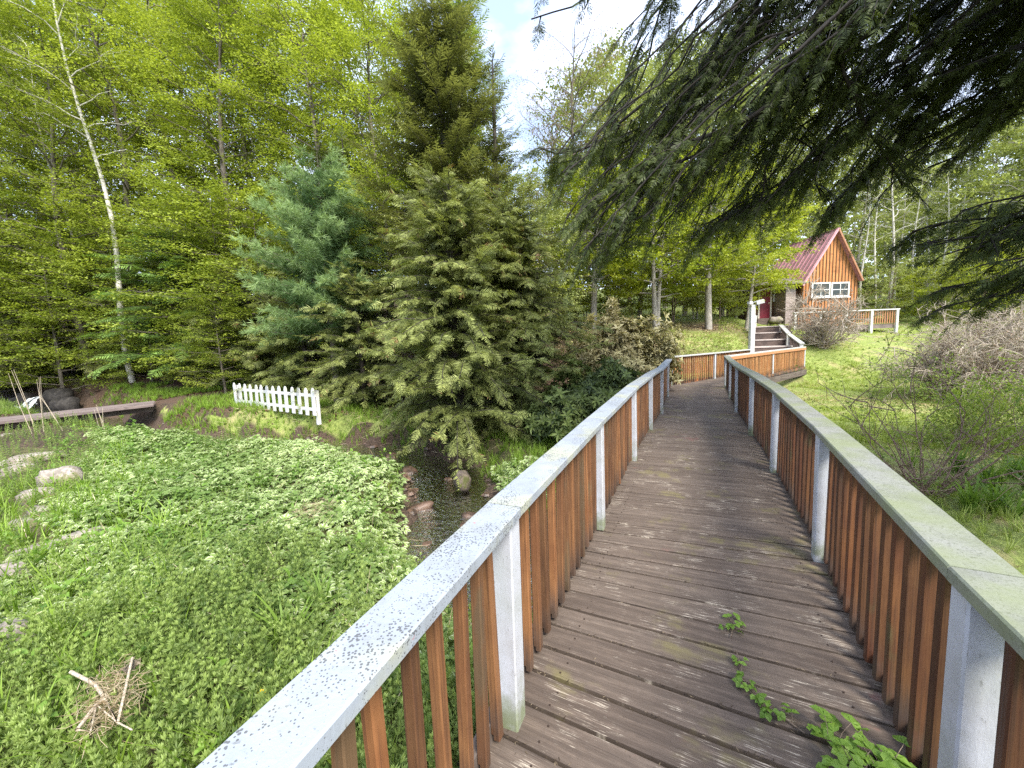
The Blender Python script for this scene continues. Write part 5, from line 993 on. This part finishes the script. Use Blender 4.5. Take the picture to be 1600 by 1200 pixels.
tag(g.build('bank_grass', M['grass']), 'tufts of long green grass on the stream banks', kind='stuff')
g = G()
x, y = field(30000, .8, 15, 1, 17.5, rg, lambda x, y: (x > np.interp(y, [0, 12, 18], [1.6, 6.5, 12.5])) & (rg.uniform(0, 1, x.shape) < .95)); pt = nzf(x, y, .8, 2)*.6+nzf(x, y, 2.7, 5)*.4
upright(g, GR2, rg, x, y, rg.uniform(.035, .10, len(x))*(.8+.9*(pt > .55)), 0, np.where((pt < .52) & (rg.uniform(0, 1, len(x)) < .62), 1.15, .55+.3*(pt-.5))+rg.normal(0, .12, len(x)), .3)
x, y = field(9000, 8, 32, 16, 26, rg, lambda x, y: (x > y*.52) & (rg.uniform(0, 1, x.shape) < .9)); upright(g, GR2, rg, x, y, rg.uniform(.07, .18, len(x)), 0, .6+rg.normal(0, .2, len(x)), .3)
x, y = field(2600, 2.2, 9.5, 2.0, 8, rg, lambda x, y: (nzf(x, y, 1.4, 2) > .5)); upright(g, GR1, rg, x, y, rg.uniform(.10, .28, len(x)), 0, .55+rg.normal(0, .2, len(x)), .3)
x, y = field(2500, 2, 12, 14.5, 22, rg, lambda x, y: (nzf(x, y, .9, 2) > .5)); upright(g, GR1, rg, x, y, rg.uniform(.10, .28, len(x)), 0, .55+rg.normal(0, .2, len(x)), .3)
tag(g.build('lawn_grass', M['lawn']), 'mown and rough lawn grass on the right slope', kind='stuff')
FL = [leaf(1., .38, .35, .2, False, 0)]; FL = [(f[0], np.array(f[1]), f[2], np.zeros(1)) for f in FL]
def flat(g, rng, x, y, s, tint, dz=.01, tl=.45, TS=FL):
    n = len(x); a = rng.uniform(0, 6.283, n); d_ = np.c_[np.cos(a), np.sin(a), rng.normal(0, .2, n)]; scat(g, TS, rng, np.c_[x, y, ground(x, y)+dz], d_, s, np.array([0, 0, 1.])+rng.normal(0, tl, (n, 3)), tint)
g = G(); x, y = field(26000, -24, 4, 11, 24, rg, lambda x, y: (sdist(x, y)[0] > sdist(x, y)[2]+.2)); flat(g, rg, x, y, rg.uniform(.05, .12, len(x)), rg.uniform(0, 1, len(x)))
tag(g.build('leaf_litter', M['litter']), 'reddish brown fallen leaves on the woodland floor', kind='stuff')
g = G(); x, y = field(9000, 2, 13, 13.5, 24, rg, lambda x, y: x < y*.62); flat(g, rg, x, y, rg.uniform(.05, .11, len(x)), rg.uniform(0, 1, len(x)), .03); x, y = field(2500, 7, 14, 6, 16, rg, lambda x, y: nzf(x, y, .8, 2) < .45); flat(g, rg, x, y, rg.uniform(.04, .08, len(x)), rg.uniform(0, 1, len(x)), .03)
tag(g.build('pale_leaf_litter', M['litter2']), 'straw coloured fallen leaves on the slope below the maples', kind='stuff')
g = G(); ST = [strip((0, 0, 0), (0, 1, .1), .012, tint=0)]; ST = [(s_[0], np.array(s_[1]), s_[2], np.zeros(1)) for s_ in ST]
x, y = field(9000, -9, -.2, 7.4, 12.4, rg, lambda x, y: (sdist(x, y)[0] > sdist(x, y)[2]-.1) & (sdist(x, y)[0] < sdist(x, y)[2]+.85) & (y > np.interp(x, [-9, -4.5, -2.5, 0], [11.4, 10.3, 9.3, 8.5]))); flat(g, rg, x, y, rg.uniform(.15, .4, len(x)), rg.uniform(0, 1, len(x)), .05, .5, ST)
x, y = field(1500, -2.2, .3, 3.6, 8, rg, lambda x, y: (sdist(x, y)[0] > sdist(x, y)[2]-.05) & (sdist(x, y)[0] < sdist(x, y)[2]+.22)); flat(g, rg, x, y, rg.uniform(.12, .3, len(x)), rg.uniform(0, .8, len(x)), .04, .6, ST)
c_ = gp(490, 800, -.6); x = rg.normal(c_[0], .16, 260); y = rg.normal(c_[1], .14, 260); flat(g, rg, x, y, rg.uniform(.08, .2, 260), rg.uniform(0, 1, 260), .22, .5, ST)
tag(g.build('dry_grass', M['straw']), 'matted dry straw coloured grass along the stream edge', kind='stuff')
# needles and crumbs caught in the gaps between boards
g = G(); P_ = []; D_ = []; S_ = []
for (c, a, l_, r__) in edges:
    if c[1] > 9: continue
    n = int(60*(1 if c[1] < 4 else .4)*np.clip(rg.normal(1, .5), .1, 2)); t = np.where(rg.uniform(0, 1, n) < .25, -l_+np.abs(rg.normal(0, .1, n)), rg.uniform(-l_, r__, n)); dv = np.array([math.cos(a), math.sin(a)]); q = c+np.outer(t, dv)+rg.normal(0, .006, (n, 2))
    P_ += [[u[0], u[1], zd(u[1])+.0025] for u in q]; aa = a+rg.normal(0, .9, n); D_ += [[math.cos(v), math.sin(v), 0] for v in aa]; S_ += list(rg.uniform(.008, .022, n))
P_ += [[u[0], u[1], zd(u[1])+.002] for u in [mid(v)+rg.uniform(-.8, .8, 2) for v in rg.uniform(.5, 7, 500)]]; aa = rg.uniform(0, 6.28, 500); D_ += [[math.cos(v), math.sin(v), 0] for v in aa]; S_ += list(rg.uniform(.006, .016, 500))
NE = [strip((0, 0, 0), (0, 1, 0), .09, tint=0)]; NE = [(s_[0], np.array(s_[1]), s_[2], np.zeros(1)) for s_ in NE]
scat(g, NE, rg, P_, D_, S_, np.array([0, 0, 1.])+rg.normal(0, .2, (len(P_), 3)), rg.uniform(-.3, .9, len(P_))); M['crumb'] = leafmat('needle_crumb', (.05, .035, .022), (.30, .24, .16), .05, transc=(1, 1, 1))
tag(g.build('needle_litter', M['crumb']), 'fallen needles and crumbs caught between the deck boards', kind='stuff')
# --- single plants
LIL = [blades(np.random.default_rng(200+i), 16, 1., .03, .75, .08, 6) for i in range(3)]
def clump(name, label, cat, px, py, z, h, TS, lm, group=None, n=3):
    p = gp(px, py, z); zz = float(ground(p[0], p[1])); g = G(); r = np.random.default_rng(int(px)); a = r.uniform(0, 6.28, n)
    M_ = np.stack([rotz(v)*h*r.uniform(.8, 1.1) for v in a]); P_ = np.c_[r.normal(0, .05, n), r.normal(0, .05, n), np.zeros(n)-.02]
    for i in range(n): place(g, TS[i % len(TS)], M_[i:i+1], P_[i:i+1], [r.uniform(.4, .7)])
    o = g.build(name, lm); o.location = (p[0], p[1], zz); return tag(o, label, cat, group)
GL = 'daylily clumps right of the boardwalk'
for k, (px, py, lb) in enumerate([(1500, 740, 'daylily clump at the foot of the fanned shrub'), (1545, 765, 'broadest daylily clump behind the right railing'), (1590, 745, 'daylily clump touching the right edge of the photo'), (1575, 800, 'daylily clump nearest the right rail'), (1625, 775, 'daylily clump farthest right'), (1520, 800, 'small daylily clump low against the right rail')]):
    clump('daylily_clump', lb, 'plant', px, py, -.62, .52, LIL, M['lily'], GL, 4)
for k, (px, py, lb, h) in enumerate([(455, 1015, 'strap leaved clump beside the left rail above the dandelion', .5), (500, 960, 'second strap leaved clump a little farther along the left rail', .45), (95, 1010, 'tall grass clump at the left edge near the white stones', .5), (560, 800, 'grass clump standing at the stream edge of the leafy bed', .4), (1420, 742, 'tall grass behind the right rail left of the fanned shrub', .4)]):
    clump('grass_clump', lb, 'plant', px, py, -.72, h, LIL if k < 2 else GR1, M['lily'] if k < 2 else M['grass'], None, 3)
def flower(label, px, py, z, h, cnt):
    p = gp(px, py, z); t = thing('dandelion', label, 'flower', (p[0], p[1], float(ground(p[0], p[1])))); gs = G(); gf = G(); H = z-float(ground(p[0], p[1])); r = np.random.default_rng(int(px))
    for k in range(cnt):
        c = np.array([r.normal(0, .05)*(cnt > 1), r.normal(0, .05)*(cnt > 1), H+r.normal(0, .02)]); tube(gs, [[0, 0, 0], c*[.6, .6, .5], c], .004, 4)
        for i in range(26): a = i*2.4; v, f, e, tt = leaf(.026, .006, .1, 0, False, r.uniform(-.2, .3)); gf.add(v@(rotz(a)@rotx(.15+i*.045)).T+c, f, tint=.5)
    gs.build('stem', M['cleav'], t); gf.build('petals', M['yel'], t)
flower('cluster of yellow dandelions at the far edge of the leafy bed', 128, 668, -.35, .3, 3)
flower('single yellow dandelion beside the left rail near the strap leaved clump', 409, 1083, -.55, .2, 1)
# dead plant debris lying on the weeds
p = gp(165, 1085, -.47); t = thing('dead_plant_tangle', 'pale bundle of dead stalks and roots lying on the weeds at lower left', 'debris', tuple(p)); g = G(); r = np.random.default_rng(8)
qs = [gp(*v)-p for v in ((112, 1058, -.41), (150, 1078, -.40), (152, 1110, -.42), (122, 1150, -.42), (208, 1150, -.44), (208, 1036, -.38), (165, 1100, -.42), (185, 1138, -.43), (143, 1152, -.43))]
for ch, rad in (([0, 1, 6, 2, 3], .010), ([1, 6, 7, 4], .004), ([6, 7, 5], .007), ([2, 8, 3], .004), ([8, 2, 7], .004)): tube(g, [qs[i]+[0, 0, .035] for i in ch], rad, 6)
g.build('sticks', M['stick'], t); g = G()
for k in range(420):
    c = (qs[6] if k % 3 else qs[1])*.9+(qs[7] if k % 2 else qs[5])*.35+r.normal(0, 1, 3)*[.038, .06, .018]; d_ = unit(r.normal(0, 1, 3)*[1, 1, .35]); l = r.uniform(.03, .11); tube(g, [c, c+d_*l*.5+r.normal(0, .012, 3), c+d_*l+r.normal(0, .02, 3)], [.0019, .0016, .0008], 3, tint=r.uniform(0, 1))
g.build('fibres', M['straw'], t)
g = G()
for k in range(90): c = qs[5]*r.uniform(.82, 1.0)+r.normal(0, 1, 3)*[.013, .013, .006]; box(g, c, (r.uniform(.005, .012), r.uniform(.004, .014), .003), rotz(r.uniform(0, 3))@rotx(r.uniform(-1, 1)))
g.build('root_clod', M['mossrock'], t)
# dry stalks at upper left of the bed
for k, (bx, by, tx, ty, lb, n) in enumerate([(55, 665, 22, 580, 'leaning pair of dry stalks nearest the left edge', 3), (68, 668, 58, 590, 'upright dry stalks in front of the waterfall', 3), (98, 655, 62, 615, 'short bent dry stalks right of the upright ones', 2), (165, 668, 150, 640, 'thin dry stalks before the plank footbridge', 4)]):
    r = np.random.default_rng(k); A = at(bx, by, 10.6); B = at(tx, ty, 10.6); o_ = (A[0], A[1], float(ground(A[0], A[1]))); g = G()
    for q in range(n): e = B-np.array(o_)+r.normal(0, .07, 3); b0 = np.array([r.normal(0, .04), r.normal(0, .04), -.05]); tube(g, [b0, (b0+e)/2+r.normal(0, .02, 3), e], [.008, .006, .003], 5)
    o = g.build('dry_stalks', M['stick']); o.location = o_; tag(o, lb, 'dry stalks', 'dry stalks at the far edge of the leafy bed')
# brambles creeping over the deck
BR = []
for i in range(3):
    r = np.random.default_rng(300+i); P = []
    for a in (0, 1.15, -1.15):
        v, f, e, tt = leaf(.052 if a == 0 else .043, .019, .25, .15, True, r.uniform(-.1, .1)); P.append((v@(rotz(a)@rotx(r.normal(0, .15))).T, f, e, tt))
    BR.append(tmpl(P))
def bramble(label, pts, n, spread, h, seed, sc=1.):
    r = np.random.default_rng(seed); c0 = gp(pts[0][0], pts[0][1], 0); z0 = zd(c0[1]); t = thing('bramble', label, 'plant', (c0[0], c0[1], z0)); Q = np.array([gp(a, b, 0)-c0 for a, b in pts]); Q[:, 2] = .006
    gs = G(); tube(gs, Q+[0, 0, .004], .0022, 5); gl = G(); cum = np.r_[0, np.cumsum(np.linalg.norm(np.diff(Q, axis=0), axis=1))]; P_ = []; D_ = []; U_ = []
    for k in range(n):
        s_ = r.uniform(0, 1)**.8*cum[-1]; b = np.array([np.interp(s_, cum, Q[:, i]) for i in range(3)]); a = r.uniform(0, 6.28); e = b+np.array([math.cos(a), math.sin(a), 0])*r.uniform(.2, 1)*spread; e[2] = r.uniform(.02, h); tube(gs, [b, (b+e)/2+[0, 0, h*.2], e], .0012, 3); P_.append(e); D_.append([math.cos(a), math.sin(a), r.normal(0, .2)]); U_.append([r.normal(0, .3), r.normal(0, .3), 1])
    scat(gl, BR, r, P_, D_, r.uniform(.6, 1.15, n)*sc, np.array(U_), r.uniform(.35, .8, n)); gs.build('stems', M['twig'], t); gl.build('leaves', M['bram'], t)
bramble('tiny bramble sprig farthest up the middle of the deck', [(1142, 990), (1146, 968), (1140, 962)], 9, .05, .03, 1, .62)
bramble('small bramble sprig just below the farthest one on the deck', [(1160, 1045), (1153, 1020), (1150, 1010)], 6, .028, .025, 2, .5)
bramble('small bramble tuft in the middle of the trail of sprigs on the deck', [(1185, 1090), (1168, 1070), (1165, 1058)], 9, .038, .03, 3, .6)
bramble('bramble sprig with round leaves left of the big bramble', [(1258, 1140), (1228, 1118), (1215, 1108)], 11, .05, .045, 4, .75)
bramble('largest bramble patch sprawling at the bottom of the deck', [(1295, 1160), (1330, 1190), (1380, 1200), (1400, 1215), (1330, 1230)], 52, .12, .09, 5, 1.0)
